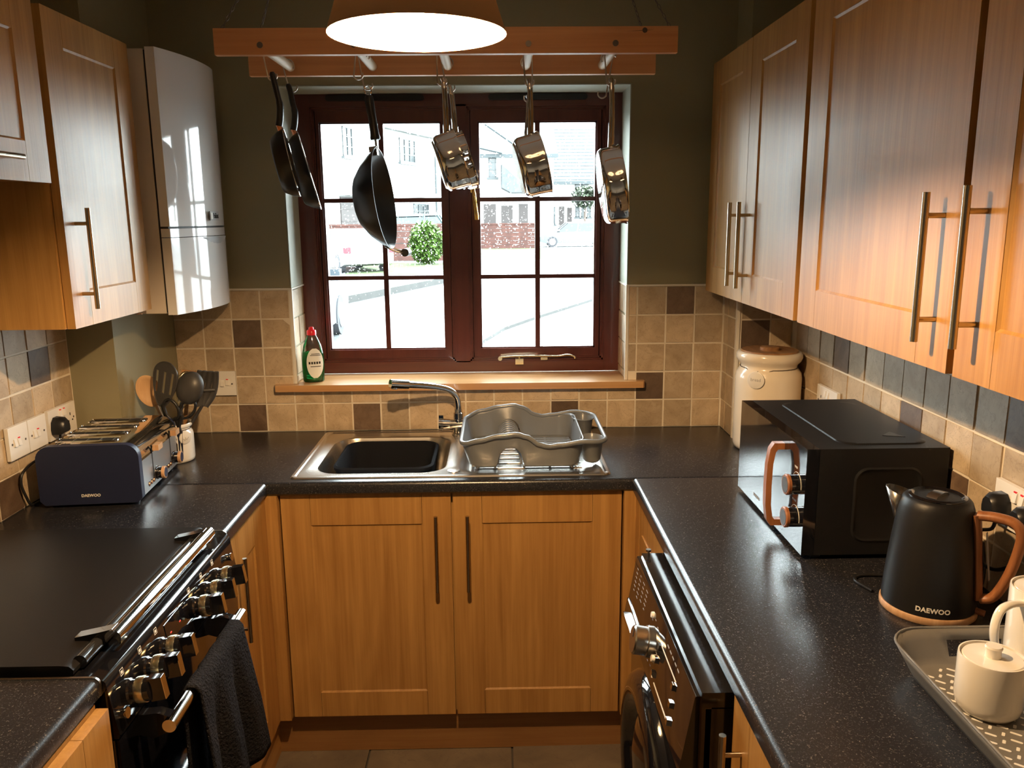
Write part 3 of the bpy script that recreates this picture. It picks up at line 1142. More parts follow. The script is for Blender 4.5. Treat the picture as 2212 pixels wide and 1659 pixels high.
AX = Matrix.Rotation(PI / 2, 4, 'Y')       # pan axis along +x, opening to +x


def frypan(label, loc, tilt, yaw, R, depth, hl, k=0.18):
    t = thing('frying_pan', label, 'pan', loc, rot=(0, tilt, yaw))
    bm = BM()
    tube(bm, smooth_path([(0, 0, 0.012), (0.0, 0, -0.01), (0.006 - hl * k * 0.35, 0, -hl * 0.35), (0.010 - hl * k * 0.6, 0, -hl * 0.6), (0.006 - hl * k * 0.85, 0, -hl * 0.85), (0.001 - hl * k, 0, -hl)], 4), [0.006] + [0.0085] * 10 + [0.010] * 10, 12, sx=1.0, sy=0.95, up=(0, 1, 0))
    obj('handle', bm, 'black_plastic', t, smooth=60)
    bm = BM()
    tube(bm, [(0.001 - hl * k, 0, -hl + 0.004), (0.004 - hl * k, 0, -hl - 0.02)], [0.0095, 0.0105], 10, sx=1.0, sy=0.8, up=(0, 1, 0))
    obj('ferrule', bm, 'copper', t)
    c = Matrix.Translation((-0.006 - hl * k, 0, -hl - 0.008 - R)) @ AX
    o = -depth * 0.62
    bm = BM()
    lathe(bm, [(0.001, o), (R * 0.74, o), (R * 0.80, o + 0.004), (R * 0.93, o + depth * 0.55), (R, o + depth), (R * 0.985, o + depth), (R * 0.91, o + depth * 0.55), (R * 0.77, o + 0.008), (0.001, o + 0.006)], 48, c)
    obj('bowl', bm, 'nonstick', t, smooth=50)
    bm = BM()
    tube(bm, [c @ Vector((math.cos(a) * R, math.sin(a) * R, o + depth)) for a in [2 * PI * k / 48 for k in range(48)]], 0.0016, 6, closed=True)
    obj('rim', bm, 'chrome', t)
    return t


def saucepan(label, loc, tilt, yaw, R, depth, hl, k=0.15, step=True):
    t = thing('saucepan', label, 'pan', loc, rot=(0, tilt, yaw))
    bm = BM()
    tube(bm, smooth_path([(0, 0, 0.010), (0.0, 0, -0.006), (-hl * k * 0.4, 0, -hl * 0.4), (-0.003 - hl * k * 0.8, 0, -hl * 0.8), (-0.006 - hl * k, 0, -hl - 0.004)], 5), [0.007] * 6 + [0.0095] * 5 + [0.0105] * 5 + [0.011] * 5, 12, sx=1.0, sy=0.85, up=(0, 1, 0))
    obj('handle', bm, 'chrome', t, smooth=60)
    bm = BM()
    for s in (-1, 1):
        cyl(bm, (0.004 - hl * k, s * 0.006, -hl - 0.004), (0.010 - hl * k, s * 0.006, -hl - 0.004), 0.0035, 8)
    obj('rivet', bm, 'chrome', t)
    c = Matrix.Translation((0.012 - hl * k, 0, -hl - R)) @ AX
    o = -depth
    bm = BM()
    pr = [(0.001, o), (R * 0.86, o), (R * 0.93, o + 0.004), (R * 0.975, o + 0.012)]
    pr += [(R * 0.985, o + depth * 0.5), (R, o + depth * 0.9), (R * 1.03, o + depth), (R * 1.02, o + depth + 0.002)]
    pr += [(R * 0.975, o + depth * 0.9), (R * 0.95, o + 0.016), (R * 0.85, o + 0.006), (0.001, o + 0.004)]
    lathe(bm, pr, 56, c)
    obj('pot', bm, 'chrome', t, smooth=45)
    if step:
        bm = BM()
        lathe(bm, [(0.001, o - 0.005), (R * 0.80, o - 0.005), (R * 0.84, o - 0.002), (R * 0.85, o + 0.001)], 48, c)
        obj('base_disc', bm, 'steel', t)
    return t


hook(DX[0], -0.50, DZ, 2.022, 'wire hook holding the nearer, leftmost frying pan', dx=0.006)
frypan('small black frying pan hanging leftmost on the pot rack', (-0.462, -0.50, 2.032), -0.20, 0.17, 0.094, 0.042, 0.128, 0.15)
hook(DX[0], -0.285, DZ, 2.024, 'wire hook holding the larger frying pan at the window corner', dx=0.010)
frypan('larger black frying pan hanging second from the left', (-0.471, -0.285, 2.034), -0.25, 0.20, 0.117, 0.044, 0.118, 0.22)
hook(DX[1], -0.42, DZ, 2.008, 'wire hook holding the wok ring', dx=0.008)
hook(DX[1], -0.46, DZ, 2.030, 'empty wire hook beside the wok hook', dx=-0.012)
# wok
t = thing('wok', 'black wok hanging by its ring in front of the left casement', 'wok', (-0.219, -0.42, 2.013), rot=(0, -0.115, -0.07))
bm = BM()
tube(bm, [(math.sin(a) * 0.010, 0, -0.006 + math.cos(a) * 0.013) for a in [2 * PI * k / 14 for k in range(14)]], 0.002, 6, closed=True)
obj('ring', bm, 'chrome', t)
bm = BM()
tube(bm, [(0, 0, -0.020), (0, 0, -0.028), (0.0, 0, -0.06), (0.001, 0, -0.09), (0.001, 0, -0.125), (0.001, 0, -0.136), (0.001, 0, -0.142)], [0.009, 0.013, 0.0125, 0.0115, 0.0125, 0.0145, 0.0135], 14)
obj('handle', bm, 'black_plastic', t, smooth=50)
bm = BM(); cyl(bm, (0.001, 0, -0.14), (0.0, 0, -0.172), 0.0035, 10); box(bm, -0.020, 0.002, -0.012, 0.012, -0.185, -0.160)
obj('bracket', bm, 'steel', t, bevel=0.002)
WR = 0.145
c = Matrix.Translation((0.002, 0, -0.163 - WR)) @ AX
bm = BM()
dp = 0.080
lathe(bm, [(0.001, -dp), (WR * 0.42, -dp + 0.001), (WR * 0.50, -dp + 0.006), (WR * 0.72, -dp * 0.62), (WR * 0.9, -dp * 0.26), (WR, 0), (WR * 0.985, 0.0005), (WR * 0.885, -dp * 0.26), (WR * 0.70, -dp * 0.60), (WR * 0.47, -dp + 0.009), (0.001, -dp + 0.004)], 56, c)
obj('bowl', bm, 'nonstick', t, smooth=50)
bm = BM()
zb = -0.163 - 2 * WR
for s in (-1, 1):
    tube(bm, smooth_path([(-0.012, s * 0.03, zb + 0.012), (0.010, s * 0.03, zb - 0.004), (0.030, s * 0.028, zb - 0.012), (0.040, s * 0.018, zb - 0.014)], 4), 0.0028, 8)
obj('helper_loop', bm, 'steel', t)
bm = BM(); cyl(bm, (0.042, -0.026, zb - 0.014), (0.042, 0.026, zb - 0.014), 0.0115, 16)
obj('helper_grip', bm, 'black_plastic', t, bevel=0.002)
# saucepans
hook(DX[2], -0.49, DZ, 2.008, 'wire hook holding the nearer saucepan by the window post', dx=-0.004)
saucepan('shiny steel saucepan hanging in front of the window centre post', (-0.001, -0.49, 2.018), -0.30, 0.08, 0.081, 0.062, 0.127, 0.22)
hook(DX[2] + 0.002, -0.31, DZ, 2.017, 'wire hook holding the farther saucepan by the window post', dx=0.008)
saucepan('steel saucepan half hidden behind the one at the window centre post', (0.008, -0.31, 2.027), -0.30, 0.08, 0.086, 0.048, 0.125, 0.16)
hook(DX[3], -0.49, DZ, 2.004, 'wire hook holding the nearer saucepan before the right casement', dx=0.002)
saucepan('shiny steel saucepan hanging second from the right', (0.235, -0.49, 2.014), -0.24, 0.06, 0.086, 0.070, 0.131, 0.18)
hook(DX[3], -0.31, DZ, 1.987, 'wire hook holding the farther saucepan before the right casement', dx=0.004, flip=-1)
saucepan('steel saucepan half hidden behind the second saucepan from the right', (0.239, -0.31, 1.997), -0.24, 0.05, 0.084, 0.062, 0.110, 0.24)
hook(DX[4], -0.44, DZ, 2.012, 'wire hook holding the big rightmost pan', dx=0.003)
hook(DX[4], -0.36, DZ, 1.99, 'empty wire hook on the rightmost dowel', dx=-0.012, flip=-1)
saucepan('large shiny steel pan hanging rightmost on the pot rack', (0.468, -0.44, 2.022), -0.14, -0.02, 0.110, 0.060, 0.172, 0.10, step=False)

# ================================================================== boiler
t = thing('boiler', 'white wall-hung boiler with curved glossy front beside the window', 'boiler', (-0.9, -0.25, 1.382))
BZ0, BZ1 = 1.382, 2.117
bm = BM(); box(bm, -0.983, -0.822, -0.466, -0.032, BZ0 + 0.004, BZ1 - 0.004)
obj('casing', bm, 'boiler_side', t, bevel=0.004, world=True)
bm = BM(); box(bm, -0.825, -0.812, -0.462, -0.036, BZ0 + 0.006, BZ1 - 0.006)
obj('seam', bm, 'letter_dark', t, world=True)


def bulge(q):
    if q < 0.6:
        return -0.789 + 0.045 * (1 - (1 - q / 0.6) ** 2)
    return -0.744 - 0.033 * ((q - 0.6) / 0.4) ** 2.4


def bfront(z0, z1, inset=0.0, x_in=-0.815):
    pts = [(x_in, -0.47), ]
    for i in range(17):
        q = i / 16
        y = -0.47 + 0.44 * q
        x = bulge(q) - inset
        pts.append((x, y))
    pts.append((x_in, -0.03))
    return pts


bm = BM(); prism_z(bm, bfront(0, 0), 1.634, BZ1)
obj('front_cover', bm, 'boiler_white', t, bevel=0.004, world=True, smooth=30)
bm = BM(); prism_z(bm, bfront(0, 0, 0.004), 1.628, 1.634)
obj('groove', bm, 'letter_dark', t, world=True)
bm = BM(); prism_z(bm, bfront(0, 0), 1.604, 1.628)
obj('control_strip', bm, 'boiler_white', t, bevel=0.002, world=True, smooth=30)
bm = BM(); prism_z(bm, bfront(0, 0), BZ0, 1.602)
flap = obj('flap', bm, 'boiler_white', t, bevel=0.004, world=True, smooth=30)
# grey patch at the flap top, shade of the finger scoop put in as colour
bm = BM()
pts = []
for i in range(13):
    q = 0.35 + 0.55 * i / 12
    d = 0.034 * math.sin(PI * i / 12)
    y = -0.47 + 0.44 * q
    x = bulge(q) + 0.0012
    pts.append((x, y, d))
top = [bm.verts.new((x, y, 1.600)) for x, y, d in pts]
bot = [bm.verts.new((x - 0.002, y, 1.600 - max(d, 0.0008))) for x, y, d in pts]
for i in range(12):
    bm.faces.new((top[i], top[i + 1], bot[i + 1], bot[i]))
obj('grip_shading', bm, 'letter_grey', flap, world=True, smooth=60)
# badge
q = 0.56
by = -0.47 + 0.44 * q
bx = bulge(q) + 0.002
F = basis((bx, by, 1.664), (-0.06, 1.0, 0), Z, (1.0, 0.06, 0))
bm = BM(); box(bm, -0.048, 0.048, -0.014, 0.014, -0.002, 0.0008, F)
badge = obj('badge', bm, 'letter_grey', t, bevel=0.002, world=True)
bm = text_bm('Vaillant', 0.024, xs=0.8)
bm.transform(F @ Matrix.Translation((0.012, 0, 0.0014)))
obj('badge_lettering', bm, 'letter_dark', badge, world=True, smooth=0)
bm = BM(); box(bm, -0.044, -0.024, -0.010, 0.010, 0.0008, 0.0016, F)
obj('badge_emblem', bm, 'white_plastic', badge, world=True)
for y in (-0.40, -0.30, -0.20, -0.12):
    bm = BM()
    cyl(bm, (-0.93, y, BZ0 + 0.006), (-0.93, y, BZ0 - 0.004), 0.010, 10)
    obj('pipe_stub', bm, 'copper', t, world=True)
# ================================================================== sink
def resample(loop, n, phase=0.0):
    """n points equally spaced by angle-free arc length round a closed loop, starting nearest +x"""
    P = loop
    m = len(P)
    L = [0.0]
    for i in range(m):
        L.append(L[-1] + (P[(i + 1) % m] - P[i]).length)
    out = []
    k = 0
    for i in range(n):
        s = L[-1] * ((i / n + phase) % 1.0)
        k = 0
        while L[k + 1] < s:
            k += 1
        f = (s - L[k]) / max(1e-9, L[k + 1] - L[k])
        out.append(P[k].lerp(P[(k + 1) % m], f))
    return out


t = thing('sink', 'stainless steel inset sink with bowl and drainer under the window', 'sink', (0, -0.3, 0.909))
SZ = 0.9125
bm = BM()
outer0 = rrect(-0.474, 0.469, -0.566, -0.034, 0.022, 0.9085)
outer1 = rrect(-0.470, 0.465, -0.562, -0.038, 0.020, SZ)
lip = rrect(-0.462, 0.457, -0.554, -0.046, 0.018, SZ)
lip2 = rrect(-0.458, 0.453, -0.550, -0.050, 0.016, SZ - 0.003)
A = loft(bm, [outer0, outer1, lip, lip2])
plate = A[-1]
PZ = SZ - 0.003
bowl_top = rrect(-0.424, -0.014, -0.520, -0.098, 0.085, PZ, 8)
dr_top = rrect(0.030, 0.435, -0.530, -0.075, 0.055, PZ, 8)
hb = [bm.verts.new(p) for p in bowl_top]
hd = [bm.verts.new(p) for p in dr_top]
edges = []
for loop in (plate, hb, hd):
    for i in range(len(loop)):
        a, b = loop[i], loop[(i + 1) % len(loop)]
        e = bm.edges.get((a, b)) or bm.edges.new((a, b))
        edges.append(e)
bmesh.ops.triangle_fill(bm, edges=edges, use_beauty=True, normal=(0, 0, 1))


def sunk(bm, top, loops):
    prev = top
    for L in loops:
        cur = [bm.verts.new(p) for p in L]
        for i in range(len(cur)):
            j = (i + 1) % len(cur)
            bm.faces.new((prev[i], prev[j], cur[j], cur[i]))
        prev = cur
    bm.faces.new(prev)


sunk(bm, hb, [rrect(-0.416, -0.022, -0.512, -0.106, 0.080, PZ - 0.004, 8), rrect(-0.411, -0.027, -0.507, -0.111, 0.078, PZ - 0.018, 8),
              rrect(-0.390, -0.050, -0.484, -0.136, 0.070, PZ - 0.135, 8), rrect(-0.370, -0.070, -0.464, -0.156, 0.060, PZ - 0.150, 8)])
sunk(bm, hd, [rrect(0.036, 0.429, -0.524, -0.081, 0.050, PZ - 0.004, 8), rrect(0.046, 0.419, -0.514, -0.091, 0.046, PZ - 0.006, 8)])
obj('basin', bm, 'steel', t, world=True, smooth=35)
for i in range(7):
    bm = BM()
    y = -0.17 - 0.05 * i
    tube(bm, [(0.075, y, PZ - 0.0055), (0.09, y, PZ - 0.004), (0.375, y, PZ - 0.004), (0.392, y, PZ - 0.0055)], 0.004, 8, sy=0.6)
    obj('drainer_ridge', bm, 'steel', t, world=True)
bm = BM()
lathe(bm, [(0.020, PZ), (0.019, PZ + 0.002), (0.016, PZ + 0.0025)], 24, Matrix.Translation((0.004, -0.505, 0)))
obj('overflow_cap', bm, 'steel', t, world=True)
# washing-up bowl standing in the sink bowl
bm = BM()
Wb = []
for d, z, r in ((0.006, 0.905, 0.05), (0.0, 0.909, 0.05), (-0.004, 0.905, 0.048), (-0.016, 0.80, 0.045), (-0.022, 0.778, 0.035)):
    Wb.append(rrect(-0.366 - d, -0.068 + d, -0.462 - d, -0.158 + d, r, z, 6))
loft(bm, [rrect(-0.372, -0.062, -0.468, -0.152, 0.052, 0.896, 6)] + Wb, cap1=True)
loft(bm, [rrect(-0.368, -0.066, -0.464, -0.156, 0.05, 0.896, 6), rrect(-0.352, -0.082, -0.448, -0.172, 0.04, 0.772, 6)], cap1=True)
obj('washing_up_bowl', bm, 'bowl_black', label='black plastic washing-up bowl in the sink', cat='bowl', smooth=45)
# tap
t = thing('tap', 'chrome mixer tap with a long swivel spout behind the sink', 'tap', (0.0, -0.085, 0.91))
bm = BM()
lathe(bm, [(0.024, 0.910), (0.024, 0.916), (0.019, 0.922), (0.017, 0.940)], 24, Matrix.Translation((0.0, -0.085, 0)))
cyl(bm, (-0.030, -0.085, 0.947), (0.030, -0.085, 0.947), 0.017, 20)
lathe(bm, [(0.016, 0.955), (0.0155, 0.965), (0.0175, 0.967), (0.0175, 0.987), (0.014, 0.990), (0.0135, 1.0)], 20, Matrix.Translation((0.0, -0.085, 0)))
obj('body', bm, 'chrome', t, world=True, smooth=40)
for s in (-1, 1):
    bm = BM()
    cyl(bm, (s * 0.030, -0.085, 0.947), (s * 0.052, -0.085, 0.947), 0.019, 18, 0.021)
    cyl(bm, (s * 0.052, -0.085, 0.947), (s * 0.068, -0.085, 0.947), 0.0225, 18)
    box(bm, s * 0.060 - 0.008, s * 0.060 + 0.008, -0.091, -0.079, 0.962, 0.980)
    obj('tap_handle', bm, 'chrome', t, bevel=0.001, world=True)
bm = BM()
sp = smooth_path([(0.0, -0.085, 0.99), (0.0, -0.087, 1.02), (-0.006, -0.092, 1.048), (-0.028, -0.105, 1.072), (-0.062, -0.122, 1.086), (-0.105, -0.146, 1.097), (-0.150, -0.172, 1.106), (-0.178, -0.186, 1.111)], 6)
tube(bm, sp, 0.0115, 16)
obj('spout', bm, 'chrome', t, world=True, smooth=60)
bm = BM()
cyl(bm, (-0.160, -0.177, 1.108), (-0.216, -0.206, 1.117), 0.0155, 18)
cyl(bm, (-0.202, -0.199, 1.116), (-0.203, -0.200, 1.098), 0.011, 16)
obj('nozzle', bm, 'chrome', t, bevel=0.001, world=True, smooth=40)

# dish drainer
t = thing('dish_drainer', 'grey plastic dish drainer with a wavy rim on the sink drainer', 'dish rack', (0.24, -0.32, 0.912))
def rim_z(x):
    u = (x - 0.03) / 0.43
    pts = [(-0.05, 0.985), (0.0, 0.988), (0.12, 1.003), (0.26, 1.016), (0.38, 1.021), (0.45, 1.012), (0.54, 0.988), (0.60, 0.982), (0.68, 0.986), (0.85, 0.996), (1.0, 0.992), (1.06, 0.990)]
    for (a, p), (b, q) in zip(pts, pts[1:]):
        if a <= u <= b:
            k = (u - a) / (b - a)
            k = k * k * (3 - 2 * k)
            return p + (q - p) * k
    return 0.99
NB = 120
topL = resample(rrect(0.026, 0.464, -0.512, -0.128, 0.055, 0, 10), NB)
rimL = topL
topL = resample(rrect(0.028, 0.396, -0.510, -0.130, 0.050, 0, 10), NB)
botL = resample(rrect(0.050, 0.384, -0.494, -0.146, 0.045, 0, 10), NB)
def arch(p):
    d = abs(p.x - 0.175)
    on_long = p.y < -0.47 or p.y > -0.17
    return 0.060 * math.sqrt(max(0.0, 1 - (d / 0.042) ** 2)) if on_long else 0.0
top, mid, bot = [], [], []
for a, b in zip(topL, botL):
    zt = rim_z(a.x)
    ar = arch(b)
    bot.append(Vector((b.x, b.y, 0.9165 + ar)))
    top.append(Vector((a.x, a.y, zt)))
mids = []
for q in (0.06, 0.5, 0.9):
    mids.append([bot[i].lerp(top[i], q) for i in range(NB)])
bm = BM()
loft(bm, [bot] + mids + [top])
obj('wall', bm, 'rack_grey', t, world=True, smooth=50, solid=0.003)
bm = BM()
rp = [Vector((p.x, p.y, rim_z(p.x))) for p in rimL]
tube(bm, rp, 0.0085, 8, closed=True, sx=0.9, sy=0.75, up=(0, 0, 1))
obj('rim', bm, 'rack_grey', t, world=True, smooth=60)
# slotted floor: two sets of slats and the ribbed tunnel between them
for x0, x1 in ((0.058, 0.132), (0.212, 0.378)):
    for i in range(13):
        y = -0.480 + 0.026 * i
        bm = BM(); box(bm, x0, x1, y, y + 0.015, 0.9165, 0.9195)
        obj('floor_slat', bm, 'rack_grey', t, world=True, smooth=0)
    for x in ((x0 + 0.004, x1 - 0.004) if x1 < 0.2 else (x0 + 0.004, (x0 + x1) / 2, x1 - 0.004)):
        bm = BM(); box(bm, x - 0.004, x + 0.004, -0.485, -0.150, 0.9150, 0.918)
        obj('floor_rail', bm, 'rack_grey', t, world=True, smooth=0)
for i in range(12):
    y = -0.470 + 0.028 * i
    bm = BM()
    tube(bm, [(0.172 + 0.036 * math.cos(a), y, 0.917 + 0.060 * math.sin(a)) for a in [PI * k / 12 for k in range(13)]], 0.0036, 6)
    obj('plate_rib', bm, 'rack_grey', t, world=True)
for yc in (-0.455, -0.185):       # cutlery cups at the right-hand end
    bm = BM()
    M0 = Matrix.Translation((0.423, yc, 0))
    lathe(bm, [(0.001, 0.922), (0.024, 0.922), (0.029, 0.928), (0.036, 0.984), (0.041, 0.991), (0.039, 0.994), (0.034, 0.984), (0.026, 0.930), (0.001, 0.926)], 28, M0, sx=0.92, sy=1.25)
    obj('cutlery_cup', bm, 'rack_grey', t, world=True, smooth=50)
for x, y in ((0.075, -0.47), (0.36, -0.47), (0.075, -0.17), (0.36, -0.17)):
    bm = BM(); cyl(bm, (x, y, 0.9075), (x, y, 0.917), 0.007, 10)
    obj('foot', bm, 'rack_grey', t, world=True)

# washing-up liquid
t = thing('soap_bottle', 'clear bottle of green washing-up liquid with red cap on the sill', 'bottle', (-0.520, 0.035, 1.0815), rotz=0.25)
def bprof(z):
    P = [(0, .0335), (.004, .037), (.03, .0385), (.07, .0390), (.10, .0375), (.13, .031), (.155, .021), (.165, .016), (.170, .014)]
    for (a, p), (b, q) in zip(P, P[1:]):
        if a <= z <= b:
            return p + (q - p) * (z - a) / (b - a)
    return .014
bm = BM(); zs = [0, .004, .016, .03, .05, .07, .085, .10, .115, .13, .143, .155, .165, .172]
lathe(bm, [(bprof(min(z, .17)), z) for z in zs], 32, sy=0.62)
obj('bottle_body', bm, 'clear_plastic', t, smooth=60)
bm = BM()
lathe(bm, [(bprof(z) - 0.0015, max(z, 0.0015)) for z in (0, .004, .016, .03, .05, .07, .085, .10)] + [(0.034, 0.1085)], 32, sy=0.62)
obj('liquid', bm, 'soap', t, smooth=60)
bm = BM()
lathe(bm, [(0.0165, 0.168), (0.0165, 0.182), (0.0145, 0.185), (0.009, 0.187), (0.0085, 0.194), (0.006, 0.196)], 24)
obj('cap', bm, 'red_plastic', t, smooth=35)
bm = BM()        # oval paper label wrapped on the front
rows = []
for i in range(15):
    z = 0.016 + 0.105 * i / 14
    hw = 0.029 * math.sqrt(max(0.0, 1 - ((z - 0.0685) / 0.054) ** 2))
    row = []
    for k in range(9):
        x = 0.006 + hw * (k / 4 - 1)
        r = bprof(z) + 0.0006
        x = max(-r * .98, min(r * .98, x))
        row.append(bm.verts.new((x, -0.62 * math.sqrt(max(0, r * r - x * x)) - 0.0004, z)))
    rows.append(row)
for a, b in zip(rows, rows[1:]):
    for k in range(8):
        bm.faces.new((a[k], a[k + 1], b[k + 1], b[k]))
lab = obj('label_sticker', bm, 'label_paper', t, smooth=60)
bm = BM()
for z, h, x0, x1 in ((0.101, .0022, -.006, .024), (0.096, .0022, -.010, .027), (0.056, .0025, -.010, .026)):
    for k in range(6):
        a, b = x0 + (x1 - x0) * k / 6, x0 + (x1 - x0) * (k + 1) / 6
        r = bprof(z) + 0.0009
        ya, yb = -0.62 * math.sqrt(max(0, r * r - a * a)) - .0007, -0.62 * math.sqrt(max(0, r * r - b * b)) - .0007
        bm.faces.new([bm.verts.new(p) for p in ((a, ya, z), (b, yb, z), (b, yb, z + h), (a, ya, z + h))])
for k in range(5):
    a = -0.016 + 0.0088 * k
    z = 0.066
    r = bprof(z) + 0.0009
    b = a + 0.0062
    ya, yb = -0.62 * math.sqrt(max(0, r * r - a * a)) - .0007, -0.62 * math.sqrt(max(0, r * r - b * b)) - .0007
    bm.faces.new([bm.verts.new(p) for p in ((a, ya, z), (b, yb, z), (b, yb, z + .0085), (a, ya, z + .0085))])
obj('label_print', bm, 'letter_dark', lab, smooth=0)

# ================================================================== cooker
t = thing('cooker', 'black slot-in cooker with closed lid and chrome rails', 'cooker', (-0.8, -1.29, 0.0))
CY0, CY1 = -1.612, -0.966
bm = BM(); box(bm, -1.10, -0.535, CY0, CY1, 0.10, 0.900)
obj('body', bm, 'black_enamel', t, bevel=0.004, world=True)
bm = BM()
prism_y(bm, [(-1.09, 0.900), (-0.586, 0.900), (-0.578, 0.906), (-0.577, 0.914), (-0.584, 0.921), (-0.60, 0.9225), (-1.09, 0.9225)], CY0 + 0.012, CY1 - 0.006)
obj('hob_lid', bm, 'lid_black', t, bevel=0.003, world=True)
bm = BM(); tube(bm, [(-0.577, CY0 + 0.035, 0.9165), (-0.577, CY1 - 0.03, 0.9165)], 0.0120, 14)
obj('lid_edge', bm, 'lid_rim', t, world=True, smooth=60)
# chrome rail on the lid with its two brackets
bm = BM(); cyl(bm, (-0.546, -1.520, 0.929), (-0.546, -1.025, 0.929), 0.0145, 20)
obj('lid_rail', bm, 'chrome', t, bevel=0.0015, world=True, smooth=40)
for y in (-1.505, -1.045):
    bm = BM()
    prism_y(bm, [(-0.534, 0.916), (-0.534, 0.932), (-0.548, 0.944), (-0.572, 0.938), (-0.615, 0.929), (-0.615, 0.9225), (-0.585, 0.9225), (-0.570, 0.914)], y - 0.012, y + 0.012)
    obj('rail_bracket', bm, 'black_gloss', t, bevel=0.003, world=True)
# sloping control panel
bm = BM()
prism_y(bm, [(-0.575, 0.902), (-0.525, 0.902), (-0.520, 0.897), (-0.506, 0.800), (-0.508, 0.792), (-0.575, 0.792)], CY0, CY1)
pan = obj('control_panel', bm, 'black_gloss', t, bevel=0.002, world=True)
PN = Vector((0.0978, 0, 0.0141)).normalized()          # outward normal of the panel
PU = Vector((-0.0141, 0, 0.0978)).normalized()
def on_panel(y, v):
    """v = 0..1 from bottom to top of the panel"""
    return Vector((-0.506, y, 0.800)).lerp(Vector((-0.520, y, 0.897)), v)
KY = (-1.560, -1.487, -1.417, -1.245, -1.172, -1.100)
for i, y in enumerate(KY):
    o = on_panel(y, 0.50)
    F = basis(o, Y, PU, PN)
    bm = BM(); lathe(bm, [(0.0225, 0.0), (0.0225, 0.010), (0.0195, 0.013), (0.019, 0.022)], 26, F)
    k = obj('knob', bm, 'black_gloss', t, world=True, smooth=40)
    bm = BM(); lathe(bm, [(0.0225, 0.022), (0.0232, 0.025), (0.0232, 0.034), (0.0225, 0.037)], 26, F)
    obj('knob_ring', bm, 'pale_brass', k, world=True, smooth=40)
    bm = BM()
    lathe(bm, [(0.0215, 0.037), (0.0205, 0.046)], 26, F)
    prism(bm, [(-0.0095, -0.021), (0.0095, -0.021), (0.0095, 0.021), (-0.0095, 0.021)], lambda a, b: F @ Vector((a, b, 0.044)), lambda a, b: F @ Vector((a * 0.75, b, 0.068)))
    obj('knob_grip', bm, 'black_gloss', k, bevel=0.001, world=True, smooth=40)
    bm = BM()
    box(bm, -0.0076, 0.0076, -0.0205, 0.0205, 0.068, 0.0695, F)
    obj('knob_cap', bm, 'chrome', k, bevel=0.0006, world=True)
    # printed symbol above the knob
    bm = BM()
    F2 = basis(on_panel(y + 0.002, 0.88), Y, PU, PN)
    for a0, a1, b0, b1 in ((-0.006, -0.0052, -0.006, 0.006), (0.0052, 0.006, -0.006, 0.006), (-0.006, 0.006, -0.006, -0.0052), (-0.006, 0.006, 0.0052, 0.006), (-0.003, 0.003, -0.003, 0.002)):
        box(bm, a0, a1, b0, b1, 0.0, 0.0005, F2)
    obj('printed_symbol', bm, 'letter_white', pan, world=True, smooth=0)
for y in (-1.595, -1.012):
    bm = BM(); F = basis(on_panel(y, 0.30 if y < -1.3 else 0.62), Y, PU, PN); lathe(bm, [(0.008, 0), (0.008, 0.008), (0.0095, 0.010), (0.0095, 0.014)], 16, F)
    obj('push_button', bm, 'chrome', t, world=True, smooth=40)
bm = BM()
F = basis(on_panel(-1.335, 0.6), Y, PU, PN)
box(bm, -0.045, 0.045, -0.020, 0.020, 0.0, 0.0015, F)
clock = obj('clock_window', bm, 'black_gloss', t, bevel=0.0005, world=True)
bm = BM()
for u in (-0.028, 0.018):
    box(bm, u, u + 0.006, -0.006, -0.004, 0.0015, 0.002, F)
obj('clock_light', bm, 'red_led', clock, world=True)
# oven doors
bm = BM(); box(bm, -0.535, -0.510, CY0 + 0.004, CY1 - 0.004, 0.50, 0.786)
obj('oven_door', bm, 'black_gloss', t, bevel=0.004, world=True)
bm = BM(); box(bm, -0.535, -0.510, CY0 + 0.004, CY1 - 0.004, 0.12, 0.492)
obj('oven_door', bm, 'black_gloss', t, bevel=0.004, world=True)
for z in (0.770, 0.452):
    y0, y1 = (-1.545, -1.120)
    bm = BM(); cyl(bm, (-0.452, y0, z), (-0.452, y1, z), 0.0125, 20)
    h = obj('door_rail', bm, 'chrome', t, bevel=0.0015, world=True, smooth=40)
    for y in (y0 + 0.02, y1 - 0.045):
        bm = BM()
        prism_y(bm, [(-0.511, z + 0.016), (-0.475, z + 0.020), (-0.452, z + 0.012), (-0.446, z), (-0.452, z - 0.014), (-0.485, z - 0.030), (-0.511, z - 0.022)], y - 0.011, y + 0.011)
        obj('rail_bracket', bm, 'black_gloss', t, bevel=0.003, world=True)
bm = BM(); box(bm, -1.08, -0.56, CY0 + 0.01, CY1 - 0.01, 0.0, 0.10)
obj('plinth', bm, 'black_plastic', t, world=True)

# tea towel over the upper rail
bm = BM()
NU, NV = 34, 44
grid = []
for i in range(NU + 1):
    u = i / NU
    row = []
    for k in range(NV + 1):
        v = k / NV                       # 0 back hem .. 1 front hem
        s = (v - 0.42) * 0.66            # length past the top of the rail
        rr = 0.0165
        if s < -0.026:
            x, z = -0.452 - rr, 0.770 - (-s - 0.026)
        elif s > 0.026:
            x, z = -0.452 + rr, 0.770 - (s - 0.026)
        else:
            a = PI / 2 - s / 0.026 * PI / 2
            x, z = -0.452 + rr * math.cos(a), 0.770 + rr * math.sin(a)
        y = -1.445 + 0.265 * u
        fall = max(0.0, s - 0.03)
        y += fall * (0.22 * u - 0.05)
        wv = math.sin(u * 15 + 0.6) * 0.016 + math.sin(u * 31 + 2.0) * 0.005
        if s > 0:
            x += wv * min(1, fall * 5) + fall * 0.04 + 0.004
        else:
            x += abs(wv) * 0.2
            x = max(x, -0.502)
        if s > 0:
            z += 0.03 * math.sin(u * 2.6 - 0.6) * min(1, fall * 3)
        row.append(bm.verts.new((x, y, z)))
    grid.append(row)
